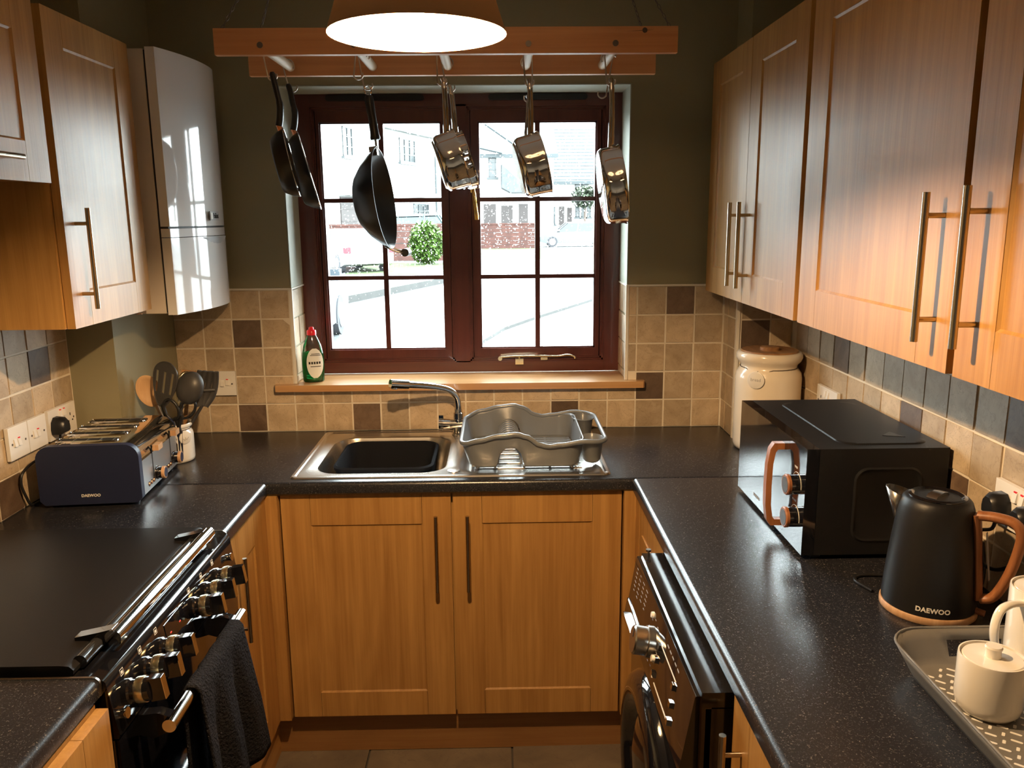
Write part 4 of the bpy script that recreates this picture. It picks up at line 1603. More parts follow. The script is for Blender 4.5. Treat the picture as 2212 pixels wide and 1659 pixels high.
for a, b in zip(grid, grid[1:]):
    for k in range(NV):
        bm.faces.new((a[k], a[k + 1], b[k + 1], b[k]))
obj('tea_towel', bm, 'towel', label='black waffle tea towel hanging over the oven rail', cat='towel', smooth=80, solid=0.004)

# ================================================================== washing machine
t = thing('washing_machine', 'black front-loading washing machine under the right worktop', 'washing machine', (0.78, -1.305, 0.0))
MY0, MY1 = -1.603, -1.008
bm = BM(); box(bm, 0.490, 1.07, MY0, MY1, 0.02, 0.822)
obj('body', bm, 'black_enamel', t, bevel=0.006, world=True)
bm = BM(); box(bm, 0.482, 1.08, MY0 - 0.0005, MY1 + 0.0005, 0.825, 0.853)
obj('top', bm, 'black_enamel', t, bevel=0.008, seg=3, world=True)
bm = BM()
prism_y(bm, [(0.50, 0.8465), (0.473, 0.8465), (0.4705, 0.844), (0.446, 0.700), (0.452, 0.690), (0.50, 0.690)], MY0, MY1)
pan = obj('control_panel', bm, 'black_gloss', t, bevel=0.002, world=True)
WN = Vector((-0.140, 0, 0.024)).normalized()
WU = Vector((0.024, 0, 0.140)).normalized()
def on_front(y, v):
    return Vector((0.446, y, 0.700)).lerp(Vector((0.470, y, 0.840)), v)
F = basis(on_front(-1.285, 0.52), -Y, WU, WN)
bm = BM(); lathe(bm, [(0.033, 0), (0.033, 0.014), (0.030, 0.016), (0.0305, 0.040), (0.027, 0.043)], 32, F)
k = obj('dial', bm, 'steel', t, world=True, smooth=40)
bm = BM(); box(bm, -0.002, 0.002, 0.006, 0.026, 0.043, 0.0436, F)
obj('dial_mark', bm, 'letter_dark', k, world=True)
bm = BM()
lathe(bm, [(0.007, 0), (0.006, 0.006)], 12, basis(on_front(-1.255, 0.85), -Y, WU, WN))
obj('lamp_button', bm, 'white_plastic', t, world=True)
bm = BM()
lathe(bm, [(0.008, 0), (0.007, 0.010)], 12, basis(on_front(-1.335, 0.45), -Y, WU, WN))
obj('start_button', bm, 'white_plastic', t, world=True)
F = basis(on_front(-1.10, 0.20), -Y, WU, WN)
bm = BM(); box(bm, -0.088, 0.088, -0.024, 0.012, 0.0, 0.004, F)
dr = obj('soap_drawer', bm, 'black_gloss', t, bevel=0.002, world=True)
bm = BM(); box(bm, -0.06, 0.085, -0.022, -0.012, 0.004, 0.014, F)
obj('drawer_grip', bm, 'chrome', dr, bevel=0.002, world=True)
# display frame and buttons
F = basis(on_front(-1.43, 0.45), -Y, WU, WN)
for a0, a1, b0, b1 in ((-0.075, 0.06, 0.040, 0.0425), (-0.075, 0.06, -0.044, -0.0415)):
    bm = BM(); box(bm, a0, a1, b0, b1, 0, 0.001, F)
    obj('display_line', bm, 'letter_white', pan, world=True)
for a, b in ((-0.078, 0.036), (-0.085, 0.004), (-0.088, -0.030), (0.055, 0.030), (0.062, -0.002), (0.068, -0.034)):
    bm = BM(); box(bm, a - 0.006, a + 0.006, b - 0.006, b + 0.006, 0, 0.006, F)
    obj('button', bm, 'chrome', t, bevel=0.0015, world=True)
bm = BM()
rr = random.Random(3)
for cxx, n in ((-1.045, 6), (-1.085, 6), (-1.125, 5), (-1.165, 5)):
    for i in range(n):
        v = 0.92 - 0.075 * i
        w = rr.uniform(0.010, 0.020)
        Fm = basis(on_front(cxx, v), -Y, WU, WN)
        box(bm, -w / 2, w / 2, -0.0008, 0.0008, 0, 0.0005, Fm)
for i in range(11):
    a = PI * 2 * i / 11
    Fm = basis(on_front(-1.285, 0.52), -Y, WU, WN)
    cx_, cy_ = 0.047 * math.cos(a), 0.047 * math.sin(a)
    box(bm, cx_ - 0.004, cx_ + 0.004, cy_ - 0.0008, cy_ + 0.0008, 0, 0.0005, Fm)
for i in range(5):
    Fm = basis(on_front(-1.40 - 0.022 * i, 0.90), -Y, WU, WN)
    box(bm, -0.007, 0.007, -0.0015, 0.0015, 0, 0.0005, Fm)
obj('printed_marks', bm, 'letter_grey', pan, world=True, smooth=0, kind='stuff')
bm = BM(); cyl(bm, (0.496, -1.022, 0.852), (0.496, -1.022, 0.866), 0.003, 8); cyl(bm, (0.496, -1.022, 0.864), (0.496, -1.022, 0.869), 0.0065, 12)
obj('bolt_head', bm, 'steel', t, world=True)
bm = BM(); box(bm, 0.462, 0.49, MY0 + 0.003, MY1 - 0.003, 0.03, 0.688)
obj('front', bm, 'black_gloss', t, bevel=0.004, world=True)
Fd = basis((0.462, -1.305, 0.472), -Y, Z, -X)
bm = BM(); lathe(bm, [(0.220, -0.002), (0.219, 0.016), (0.206, 0.034), (0.178, 0.042), (0.158, 0.034), (0.146, 0.008)], 64, Fd, cap0=False, cap1=False)
d = obj('door_ring', bm, 'black_gloss', t, world=True, smooth=60)
bm = BM(); lathe(bm, [(0.147, 0.010), (0.11, 0.026), (0.06, 0.036), (0.001, 0.038)], 48, Fd, cap0=False)
obj('door_glass', bm, 'black_gloss', d, world=True, smooth=60)

# ================================================================== toaster
t = thing('toaster', 'navy and chrome four-slice toaster on the left worktop', 'toaster', (-0.954, -0.600, 0.908), rotz=0.08)
L2, W2, H = 0.176, 0.128, 0.168      # half length (y), half width (x), height
def tsec(w, h, r, z0=0.012):
    pts = [(-w + 0.012, z0), (w - 0.012, z0), (w, z0 + 0.012)]
    for i in range(7):
        a = PI / 2 * i / 6
        pts.append((w - r + r * math.cos(a), h - r + r * math.sin(a)))
    for i in range(7):
        a = PI / 2 + PI / 2 * i / 6
        pts.append((-w + r + r * math.cos(a), h - r + r * math.sin(a)))
    pts.append((-w, z0 + 0.012))
    return pts
# chrome shell with a recessed top well holding the slots
bm = BM()
prism_y(bm, tsec(W2 - 0.002, H - 0.002, 0.052), -L2 + 0.018, L2 - 0.010)
obj('shell', bm, 'chrome', t, smooth=35)
for s in (-1, 1):
    bm = BM()
    a, b = (s * (L2 - 0.022), s * L2)
    prism_y(bm, tsec(W2 + (0.002 if s < 0 else -0.006), H - (0 if s < 0 else 0.008), 0.036, 0.008), min(a, b), max(a, b))
    obj('end_panel', bm, 'navy', t, bevel=0.005, seg=3, smooth=40)
for i in range(4):
    y = -0.108 + 0.072 * i
    bm = BM()
    prism_z(bm, [(p.x, p.y) for p in rrect(-0.098, 0.060, y - 0.0165, y + 0.0165, 0.006, 0, 3)], H - 0.0022, H - 0.0012)
    sl = obj('slot', bm, 'letter_dark', t)
    bm = BM()
    loft(bm, [rrect(-0.100, 0.062, y - 0.0185, y + 0.0185, 0.007, H - 0.002, 3), rrect(-0.099, 0.061, y - 0.0175, y + 0.0175, 0.0065, H + 0.001, 3), rrect(-0.098, 0.060, y - 0.0165, y + 0.0165, 0.006, H - 0.0012, 3)])
    obj('slot_rim', bm, 'chrome', sl, smooth=50)
    for k in range(5):
        bm = BM()
        box(bm, -0.09 + 0.034 * k, -0.088 + 0.034 * k, y - 0.014, y + 0.014, H - 0.0012, H - 0.0002)
        obj('bread_guard', bm, 'steel', sl)
xf = W2 - 0.002
bm = BM(); box(bm, xf - 0.002, xf + 0.0006, -L2 + 0.021, L2 - 0.026, 0.018, 0.112)
obj('front_plate', bm, 'satin_steel', t, smooth=0)
for yl, yk in ((-0.065, -0.036), (0.092, 0.116)):
    bm = BM(); box(bm, xf - 0.0005, xf + 0.0016, yl - 0.0022, yl + 0.0022, 0.045, 0.135)
    obj('lever_track', bm, 'letter_dark', t)
    bm = BM(); box(bm, xf, xf + 0.014, yl - 0.003, yl + 0.003, 0.128, 0.134)
    lv = obj('lever', bm, 'black_plastic', t)
    bm = BM(); box(bm, xf + 0.010, xf + 0.026, yl - 0.018, yl + 0.018, 0.123, 0.139)
    obj('lever_grip', bm, 'oak_pale', lv, bevel=0.002)
    Fk = basis((xf, yk, 0.047), Y, Z, X)
    bm = BM(); lathe(bm, [(0.019, 0), (0.019, 0.003), (0.0165, 0.004), (0.0165, 0.016)], 26, Fk)
    kn = obj('knob', bm, 'black_gloss', t, smooth=40)
    bm = BM(); lathe(bm, [(0.0175, 0.016), (0.0178, 0.023), (0.0165, 0.0245)], 26, Fk)
    obj('knob_ring', bm, 'oak_pale', kn, smooth=40)
    bm = BM(); lathe(bm, [(0.0140, 0.0245), (0.0138, 0.0252)], 26, Fk)
    obj('knob_face', bm, 'navy', kn, smooth=0)
    for j in range(3):
        Fb = basis((xf, yk - 0.070 + 0.019 * j, 0.036), Y, Z, X)
        bm = BM(); lathe(bm, [(0.0072, 0), (0.0070, 0.0015)], 18, Fb)
        bt = obj('button_surround', bm, 'letter_dark', t)
        bm = BM(); lathe(bm, [(0.0056, 0.0015), (0.005, 0.0030)], 18, Fb)
        obj('button', bm, 'copper', bt)
bm = text_bm('DAEWOO', 0.0105, spacing=1.02, bold=0.0003)
bm.transform(basis((0.0, -L2 - 0.0006, 0.032), X, Z, -Y))
obj('brand_lettering', bm, 'letter_white', t, smooth=0)
for sx in (-1, 1):
    for sy in (-1, 1):
        bm = BM(); cyl(bm, (sx * 0.10, sy * 0.145, 0.0), (sx * 0.10, sy * 0.145, 0.012), 0.012, 12)
        obj('foot', bm, 'black_plastic', t)
# ================================================================== utensil jar and what stands in it
JC = Vector((-0.880, -0.346, 0.908))
t = thing('utensil_jar', 'cream ceramic utensil jar with a round tag behind the toaster', 'jar', JC)
bm = BM()
lathe(bm, [(0.050, 0.0), (0.055, 0.004), (0.0565, 0.012), (0.0565, 0.085), (0.054, 0.095), (0.0485, 0.101), (0.0485, 0.107), (0.055, 0.112), (0.0565, 0.118), (0.054, 0.123), (0.049, 0.121), (0.046, 0.105), (0.050, 0.09), (0.052, 0.02), (0.001, 0.012)], 40)
obj('jar_body', bm, 'ceramic', t, smooth=45)
a = math.radians(-38)
n = Vector((math.cos(a), math.sin(a), 0))
Ft = basis(n * 0.0575 + Vector((0, 0, 0.082)), Z.cross(n), Z, n)
bm = BM(); lathe(bm, [(0.020, 0.0), (0.020, 0.003), (0.018, 0.004)], 28, Ft @ Matrix.Rotation(0.05, 4, 'X'))
tg = obj('tag', bm, 'white_plastic', t)
bm = BM()
tube(bm, [Ft @ Vector(p) for p in ((-0.009, -0.002, 0.0045), (-0.003, -0.008, 0.0045), (0.0, 0.001, 0.0045), (0.003, -0.007, 0.0045), (0.010, 0.001, 0.0045))], 0.0007, 5)
obj('tag_print', bm, 'letter_grey', tg)
bm = BM()
tube(bm, [Vector((math.cos(q) * 0.0505, math.sin(q) * 0.0505, 0.104)) for q in [2 * PI * k / 28 for k in range(28)]], 0.0012, 5, closed=True)
obj('string', bm, 'bark', t)


def stick(bm, p0, p1, r0, r1=None, seg=10):
    cyl(bm, p0, p1, r0, seg, r1 if r1 else r0)


def blade_frame(c, up, n):
    up, n = Vector(up).normalized(), Vector(n).normalized()
    x = up.cross(n).normalized()
    n = x.cross(up)
    return basis(c, x, up, n)


# wooden spoon
base = JC + Vector((0.005, 0.015, 0.014))
nk = Vector((-0.930, -0.345, 1.090))
t = thing('wooden_spoon', 'wooden spoon leaning left in the utensil jar', 'spoon', tuple(base))
bm = BM(); stick(bm, base, nk, 0.0055, 0.005)
obj('handle', bm, 'beech', t, world=True)
F = blade_frame(nk + (nk - base).normalized() * 0.045, nk - base, (0.25, -1, 0.1))
bm = BM()
lathe(bm, [(0.001, -0.010), (0.55, -0.008), (0.88, -0.003), (1.0, 0.003), (0.93, 0.004), (0.7, -0.002), (0.001, -0.005)], 28, F @ Matrix.Diagonal((0.037, 0.052, 1, 1)))
obj('spoon_bowl', bm, 'beech', t, world=True, smooth=60)
# slotted turner
base = JC + Vector((0.010, -0.012, 0.014))
nk = Vector((-0.893, -0.385, 1.100))
t = thing('slotted_turner', 'charcoal slotted turner upright in the utensil jar', 'spatula', tuple(base))
bm = BM(); stick(bm, base, nk, 0.006, 0.0065)
obj('handle', bm, 'charcoal_plastic', t, world=True)
F = blade_frame(nk, (0.20, 0.02, 1.0), (-0.35, -1, 0.15)) @ Matrix.Diagonal((1.2, 1.05, 1, 1))
bm = BM()
# outline with slots: outer loop and three holes filled as one plate
out = [(-0.010, -0.004), (0.010, -0.004), (0.024, 0.020), (0.036, 0.055), (0.038, 0.085), (0.030, 0.108), (0.012, 0.122), (-0.010, 0.122), (-0.028, 0.108), (-0.035, 0.085), (-0.031, 0.050), (-0.022, 0.018)]
holes = []
for x0, x1, s in ((-0.024, -0.014, -0.10), (-0.005, 0.005, 0.0), (0.014, 0.024, 0.10)):
    holes.append([(x0 + s * 0.028, 0.032), (x1 + s * 0.028, 0.030), (x1 + s * 0.05, 0.095), (x0 + s * 0.05, 0.097)])
def blade_half(y, side):
    L = sorted([(q, p) for p, q in out if p * side > 0])
    if y <= L[0][0]:
        return L[0][1]
    for (y0, x0), (y1, x1) in zip(L, L[1:]):
        if y0 <= y <= y1:
            return x0 + (x1 - x0) * (y - y0) / max(1e-6, y1 - y0)
    return L[-1][1]


def slot_x(h, y):
    f = (y - 0.031) / 0.065
    return (h[0][0] + (h[3][0] - h[0][0]) * f, h[1][0] + (h[2][0] - h[1][0]) * f)


ys_ = [-0.004, 0.010, 0.020, 0.031, 0.044, 0.057, 0.070, 0.083, 0.096, 0.105, 0.113, 0.119, 0.122]
for y0, y1 in zip(ys_, ys_[1:]):
    spans = []
    for y in (y0, y1):
        c = [blade_half(y, -1)]
        if y0 >= 0.03 and y1 <= 0.0961:
            for h in holes:
                c += list(slot_x(h, y))
        c.append(blade_half(y, 1))
        spans.append(c)
    for i in range(0, len(spans[0]), 2):
        a0, a1, b0, b1 = spans[0][i], spans[0][i + 1], spans[1][i], spans[1][i + 1]
        prism(bm, [(a0, y0), (a1, y0), (b1, y1), (b0, y1)], lambda a, b: F @ Vector((a, b, 0.0)), lambda a, b: F @ Vector((a, b, 0.004)))
obj('blade', bm, 'charcoal_plastic', t, world=True, smooth=0)
bm = BM()
tube(bm, [F @ p for p in smooth_path([(x, y, 0.002) for x, y in out], 4, True)], 0.0032, 6, closed=True)
for h in holes:
    tube(bm, [F @ Vector((x, y, 0.002)) for x, y in h], 0.0021, 5, closed=True)
obj('blade_edge', bm, 'charcoal_plastic', t, world=True)
# ladle
base = JC + Vector((-0.012, 0.0, 0.014))
nk = Vector((-0.838, -0.372, 1.098))
t = thing('ladle', 'charcoal ladle leaning right in the utensil jar, round back outwards', 'ladle', tuple(base))
bm = BM(); stick(bm, base, nk, 0.0055, 0.006)
obj('handle', bm, 'charcoal_plastic', t, world=True)
F = blade_frame(Vector((-0.803, -0.385, 1.148)), (0.35, 0.1, 0.9), (-0.10, -1, 0.30))
bm = BM()
pr_ = [(math.sin(q), math.cos(q)) for q in [PI / 2 * k / 8 for k in range(9)]]
lathe(bm, [(max(0.001, r), z * 0.75) for r, z in pr_] + [(0.95, 0.0), (0.80, 0.38), (0.5, 0.60), (0.001, 0.70)], 32, F @ Matrix.Diagonal((0.043, 0.052, 0.045, 1)))
obj('ladle_bowl', bm, 'charcoal_plastic', t, world=True, smooth=60)
# slotted spoon / server behind the ladle
base = JC + Vector((-0.02, 0.018, 0.014))
nk = Vector((-0.785, -0.345, 1.085))
t = thing('slotted_server', 'grey slotted server behind the ladle in the utensil jar', 'server', tuple(base))
bm = BM(); stick(bm, base, nk, 0.005, 0.005)
obj('handle', bm, 'charcoal_plastic', t, world=True)
F = blade_frame(nk, (0.22, 0.0, 1.0), (0.55, -0.8, 0.2))
bm = BM()
for i in range(4):
    x = -0.030 + 0.020 * i
    tube(bm, smooth_path([F @ Vector(p) for p in ((x * 0.3, -0.004, 0), (x * 0.9, 0.030, -0.004), (x, 0.07, -0.002), (x * 0.75, 0.112, 0.010))], 4), 0.0085, 8, sx=1.15, sy=0.4, up=tuple(F.to_3x3() @ Vector((1, 0, 0))))
tube(bm, [F @ Vector(p) for p in ((-0.030, 0.050, -0.003), (0, 0.046, -0.004), (0.030, 0.050, -0.003))], 0.006, 8)
obj('server_head', bm, 'charcoal_plastic', t, world=True, smooth=60)
# balloon whisk
base = JC + Vector((0.0, 0.03, 0.014))
nk = Vector((-0.862, -0.325, 1.06))
t = thing('whisk', 'wire balloon whisk behind the turner in the utensil jar', 'whisk', tuple(base))
bm = BM(); stick(bm, base, nk, 0.0065, 0.006)
obj('handle', bm, 'steel', t, world=True)
dirv = Vector((0.24, 0.02, 1)).normalized()
u, w = frame_of(dirv)
for i in range(5):
    a = PI * i / 5
    e = u * math.cos(a) + w * math.sin(a)
    bm = BM()
    tube(bm, smooth_path([nk, nk + dirv * 0.05 + e * 0.020, nk + dirv * 0.105 + e * 0.026, nk + dirv * 0.132, nk + dirv * 0.105 - e * 0.026, nk + dirv * 0.05 - e * 0.020, nk], 4), 0.0012, 6)
    obj('wire_loop', bm, 'pale_brass', t, world=True, smooth=60)
# wooden spatula behind
base = JC + Vector((0.012, 0.028, 0.014))
t = thing('wooden_spatula', 'flat wooden spatula mostly hidden behind the whisk', 'spatula', tuple(base))
bm = BM()
F = blade_frame(base, (0.14, 0.04, 1.0), (0.1, -1, 0.05))
prism(bm, [(-0.005, 0), (0.005, 0), (0.006, 0.17), (0.022, 0.20), (0.022, 0.27), (-0.022, 0.27), (-0.022, 0.20), (-0.006, 0.17)], lambda a, b: F @ Vector((a, b, 0)), lambda a, b: F @ Vector((a, b, 0.006)))
obj('spatula_body', bm, 'acacia', t, bevel=0.001, world=True)
# scissors
base = JC + Vector((0.026, -0.018, 0.016))
t = thing('scissors', 'black-handled kitchen scissors at the front of the utensil jar', 'scissors', tuple(base))
top = Vector((-0.846, -0.392, 1.045))
for s, c in ((-1, Vector((-0.862, -0.398, 1.083))), (1, Vector((-0.816, -0.392, 1.083)))):
    bm = BM()
    lean = Vector((0.020 * s + 0.008, 0, 0.034)).normalized()
    side = Vector((lean.z, 0, -lean.x))
    tube(bm, [c + lean * (math.cos(q) * 0.033) + side * (math.sin(q) * 0.021) for q in [2 * PI * k / 22 for k in range(22)]], 0.0045, 8, closed=True)
    tube(bm, smooth_path([c - lean * 0.027, top + Vector((0.003 * s, 0, -0.006)), top + Vector((-0.003 * s, 0, -0.035))], 4), 0.006, 8)
    obj('finger_loop', bm, 'black_plastic', t, world=True, smooth=60)
    bm = BM()
    prism(bm, [(-0.006, 0), (0.006, 0), (0.001, -0.09)], lambda a, b: top + Vector((a - 0.004 * s, -0.001 * s, b - 0.03)), lambda a, b: top + Vector((a - 0.004 * s, -0.001 * s - 0.0016, b - 0.03)))
    obj('blade', bm, 'steel', t, world=True, smooth=0)

# ================================================================== wall sockets and switches
def socket(label, F, w, h=0.086, rock=(), holes=(), red=()):
    """F: x to the right, y up, z off the wall; origin at plate centre"""
    t = thing('wall_socket', label, 'socket', tuple(F.translation))
    bm = BM(); box(bm, -w / 2, w / 2, -h / 2, h / 2, -0.001, 0.009, F)
    obj('plate', bm, 'white_plastic', t, bevel=0.003, world=True)
    for x, y in rock:
        bm = BM(); prism(bm, [(-0.006, -0.010), (0.006, -0.010), (0.006, 0.010), (-0.006, 0.010)], lambda a, b: F @ Vector((x + a, y + b, 0.009)), lambda a, b: F @ Vector((x + a, y + b, 0.0115 + (0.0025 if b < 0 else -0.001))))
        r = obj('rocker', bm, 'white_plastic', t, bevel=0.0008, world=True)
        if (x, y) in red:
            bm = BM(); box(bm, x - 0.004, x + 0.004, y + 0.0085, y + 0.0115, 0.009, 0.0112, F)
            obj('rocker_mark', bm, 'red_plastic', r, world=True)
    for x, y in holes:
        bm = BM()
        box(bm, x - 0.002, x + 0.002, y + 0.006, y + 0.014, 0.0088, 0.0094, F)
        obj('earth_slot', bm, 'letter_dark', t, world=True)
        for s in (-1, 1):
            bm = BM(); box(bm, x + s * 0.011 - 0.0032, x + s * 0.011 + 0.0032, y - 0.011, y - 0.007, 0.0088, 0.0094, F)
            obj('pin_slot', bm, 'letter_dark', t, world=True)
    for s in (-1, 1):
        bm = BM(); cyl(bm, F @ Vector((s * (w / 2 - 0.013), -0.002, 0.0088)), F @ Vector((s * (w / 2 - 0.013), -0.002, 0.0098)), 0.003, 10)
        obj('screw', bm, 'dark_screw', t, world=True)
    return t


FL = lambda y, z: basis((XL + 0.010, y, z), Y, Z, X)
FR = lambda y, z: basis((XR - 0.010, y, z), -Y, Z, -X)
socket('white switch plate nearest the cooker on the left wall', FL(-0.782, 1.093), 0.086, rock=((0.0, 0.0), (-0.017, 0.0)), red=((0.0, 0.0),))
socket('white switch plate in the middle of the left wall row', FL(-0.692, 1.093), 0.086, rock=((0.0, 0.0), (-0.017, 0.0)), red=((0.0, 0.0),))
socket('white double socket with a black plug in it on the left wall', FL(-0.562, 1.093), 0.146, rock=((-0.010, 0.024), (0.010, 0.024)), holes=((-0.042, 0.0), (0.042, 0.0)), red=((-0.010, 0.024), (0.010, 0.024)))
socket('white switched spur plate on the tiled wall left of the window', basis((-0.822, -0.009, 1.088), X, Z, -Y), 0.078, rock=((0.010, 0.004), (-0.008, 0.0)), red=((0.010, 0.004),))
socket('white socket half hidden behind the microwave', FR(-0.522, 1.108), 0.146, rock=((0.010, 0.024), (-0.010, 0.024)), holes=((-0.042, 0.0), (0.042, 0.0)), red=())
socket('white double socket with two black plugs behind the kettle', FR(-1.430, 1.106), 0.146, rock=((-0.010, 0.024), (0.010, 0.024)), holes=((-0.042, 0.0), (0.042, 0.0)), red=((-0.010, 0.024), (0.010, 0.024)))


def plug(label, F, cable, r=0.0035, taper=1.0):
    t = thing('power_plug', label, 'plug', tuple(F.translation))
    bm = BM()
    L0 = [F @ Vector((x, y, 0.010)) for x, y in ((-0.024, -0.020), (0.024, -0.020), (0.026, -0.006), (0.022, 0.014), (0.010, 0.026), (-0.010, 0.026), (-0.022, 0.014), (-0.026, -0.006))]
    L1 = [F @ Vector((x * 0.92, y * 0.92, 0.034)) for x, y in ((-0.024, -0.022), (0.024, -0.022), (0.026, -0.006), (0.022, 0.014), (0.010, 0.026), (-0.010, 0.026), (-0.022, 0.014), (-0.026, -0.006))]
    L2_ = [F @ Vector((x * 0.65, y * 0.65, 0.042)) for x, y in ((-0.024, -0.022), (0.024, -0.022), (0.026, -0.006), (0.022, 0.014), (0.010, 0.026), (-0.010, 0.026), (-0.022, 0.014), (-0.026, -0.006))]
    loft(bm, [L0, L1, L2_], cap0=True, cap1=True)
    obj('plug_body', bm, 'black_plastic', t, bevel=0.002, world=True)
    bm = BM()
    tube(bm, smooth_path(cable, 6), r, 8)
    obj('cable', bm, 'black_plastic', t, world=True, smooth=60)


plug('black plug and cable of the toaster on the left wall', FL(-0.604, 1.088), [(-1.095, -0.604, 1.066), (-1.095, -0.615, 1.035), (-1.098, -0.66, 1.028), (-1.102, -0.74, 1.022), (-1.105, -0.785, 1.008), (-1.106, -0.797, 0.980), (-1.104, -0.785, 0.940), (-1.102, -0.770, 0.915), (-1.100, -0.73, 0.9125)])
plug('black plug nearer the microwave in the right socket', FR(-1.388, 1.103), [(1.095, -1.388, 1.080), (1.090, -1.385, 1.055), (1.075, -1.37, 1.045), (1.070, -1.36, 1.02), (1.085, -1.35, 0.975), (1.090, -1.36, 0.935), (1.06, -1.34, 0.914), (0.99, -1.29, 0.912), (0.90, -1.275, 0.912), (0.872, -1.30, 0.912), (0.885, -1.35, 0.912)])
plug('black plug with a thick cable at the right edge of the picture', FR(-1.472, 1.103), [(1.095, -1.472, 1.080), (1.092, -1.474, 1.05), (1.085, -1.470, 1.02), (1.075, -1.44, 0.995), (1.072, -1.40, 0.99), (1.085, -1.37, 1.02), (1.09, -1.375, 0.96), (1.075, -1.39, 0.925), (1.06, -1.40, 0.914)], r=0.004)

# ================================================================== bread crock
t = thing('bread_crock', 'tall cream ceramic bread crock with a wooden lid in the corner', 'crock', (1.008, -0.290, 0.908))
bm = BM()
lathe(bm, [(0.088, 0.0), (0.097, 0.004), (0.102, 0.016), (0.103, 0.03), (0.103, 0.235), (0.100, 0.252), (0.090, 0.266), (0.0865, 0.272), (0.088, 0.280), (0.098, 0.290), (0.1025, 0.301), (0.1015, 0.312), (0.097, 0.318), (0.090, 0.319), (0.088, 0.312), (0.001, 0.308)], 56)
obj('crock_body', bm, 'cream', t, smooth=50)
bm = BM()
lathe(bm, [(0.089, 0.312), (0.090, 0.320), (0.087, 0.3235), (0.034, 0.321), (0.030, 0.322), (0.030, 0.331), (0.027, 0.333), (0.001, 0.3325)], 48)
obj('lid', bm, 'acacia', t, smooth=35)
n = Vector((-0.62, -0.78, 0)).normalized()
Ft = basis(n * 0.1045 + Vector((0, 0, 0.240)), Z.cross(n), Z, n)
bm = BM(); lathe(bm, [(0.027, -0.001), (0.027, 0.003), (0.025, 0.004)], 32, Ft)
tg = obj('tag', bm, 'white_plastic', t)
bm = text_bm('bread', 0.0145, extrude=0.0002)
bm.transform(Ft @ Matrix.Translation((0, 0.001, 0.0043)))
obj('tag_lettering', bm, 'letter_grey', tg, smooth=0)
bm = BM()
tube(bm, [Vector((math.cos(q) * 0.089, math.sin(q) * 0.089, 0.270 - (0.006 if abs(q - 4.0) < 0.4 else 0))) for q in [2 * PI * k / 36 for k in range(36)]], 0.0014, 5, closed=True)
tube(bm, [n * 0.093 + Vector((0, 0, 0.266)), n * 0.106 + Vector((0, 0, 0.258))], 0.0012, 5)
obj('string', bm, 'bark', t)

# ================================================================== microwave
t = thing('microwave', 'black microwave oven with wooden handle on the right worktop', 'microwave', (0.955, -0.946, 0.908))
m0, m1, z0, z1 = -1.186, -0.706, 0.919, 1.160
bm = BM(); box(bm, 0.828, 1.108, m0, m1, z0, z1)
obj('casing', bm, 'black_matte', t, bevel=0.005, world=True)
bm = BM(); box(bm, 0.800, 0.827, -1.0795, m1, z0, z1)
dr = obj('door', bm, 'black_gloss', t, bevel=0.002, world=True)
bm = BM(); box(bm, 0.800, 0.827, m0, -1.0805, z0, z1)
cp = obj('control_panel', bm, 'black_gloss', t, bevel=0.002, world=True)
bm = BM()
prism_y(bm, [(0.800, 1.136), (0.776, 1.136), (0.767, 1.122), (0.762, 1.085), (0.761, 1.035), (0.762, 0.985), (0.767, 0.950), (0.776, 0.936), (0.800, 0.936), (0.800, 0.951), (0.785, 0.951), (0.780, 0.958), (0.7755, 0.985), (0.7745, 1.035), (0.7755, 1.085), (0.780, 1.114), (0.785, 1.121), (0.800, 1.121)], -1.050, -1.031)
obj('handle', bm, 'walnut', dr, bevel=0.003, world=True, smooth=40)
for i, z in enumerate((1.066, 0.990)):
    F = basis((0.800, -1.137, z), -Y, Z, -X)
    bm = BM(); lathe(bm, [(0.0225, 0), (0.0225, 0.018)], 30, F)
    k = obj('knob', bm, 'black_gloss', t, world=True, smooth=40)
    bm = BM(); lathe(bm, [(0.0232, 0.018), (0.0236, 0.024), (0.0215, 0.0265)], 30, F)
    obj('knob_ring', bm, 'walnut', k, world=True, smooth=40)
    bm = BM(); lathe(bm, [(0.0185, 0.0265), (0.018, 0.0272)], 30, F)
    obj('knob_face', bm, 'charcoal_plastic', k, world=True, smooth=0)
    bm = BM()
    for q in range(13):
        a0 = math.radians(-100 + 200 * q / 13)
        a1 = math.radians(-100 + 200 * (q + 1) / 13)
        R0 = 0.0275
        tube(bm, [F @ Vector((math.sin(a0) * R0, math.cos(a0) * R0, 0.0006)), F @ Vector((math.sin(a1) * R0, math.cos(a1) * R0, 0.0006))], 0.0006, 4)
    obj('dial_scale', bm, 'letter_white', cp, world=True)
    bm = text_bm('TIMER' if i == 0 else 'POWER', 0.0065, extrude=0.0002)
    bm.transform(basis((0.7995, -1.128, z + 0.037), -Y, Z, -X))
    obj('dial_lettering', bm, 'letter_white', cp, world=True, smooth=0)
bm = text_bm('DAEWOO', 0.0105, extrude=0.0002, bold=0.0002)
bm.transform(basis((0.7995, -0.868, 0.943), -Y, Z, -X))
obj('brand_lettering', bm, 'letter_grey', dr, world=True, smooth=0)
bm = BM(); loft(bm, [rrect(0.885, 1.085, -1.155, -0.745, 0.035, z1 - 0.0005, 8), rrect(0.888, 1.082, -1.152, -0.748, 0.033, z1 + 0.0022, 8), rrect(0.896, 1.074, -1.144, -0.756, 0.028, z1 + 0.0022, 8)], cap1=True)
tp = obj('top_panel', bm, 'black_matte', t, world=True, smooth=40)
bm = BM()
prism_z(bm, [(1.005, -1.09), (1.050, -1.105), (1.035, -1.060)], z1 + 0.0022, z1 + 0.003)
obj('warning_mark', bm, 'black_plastic', tp, world=True)
bm = BM()
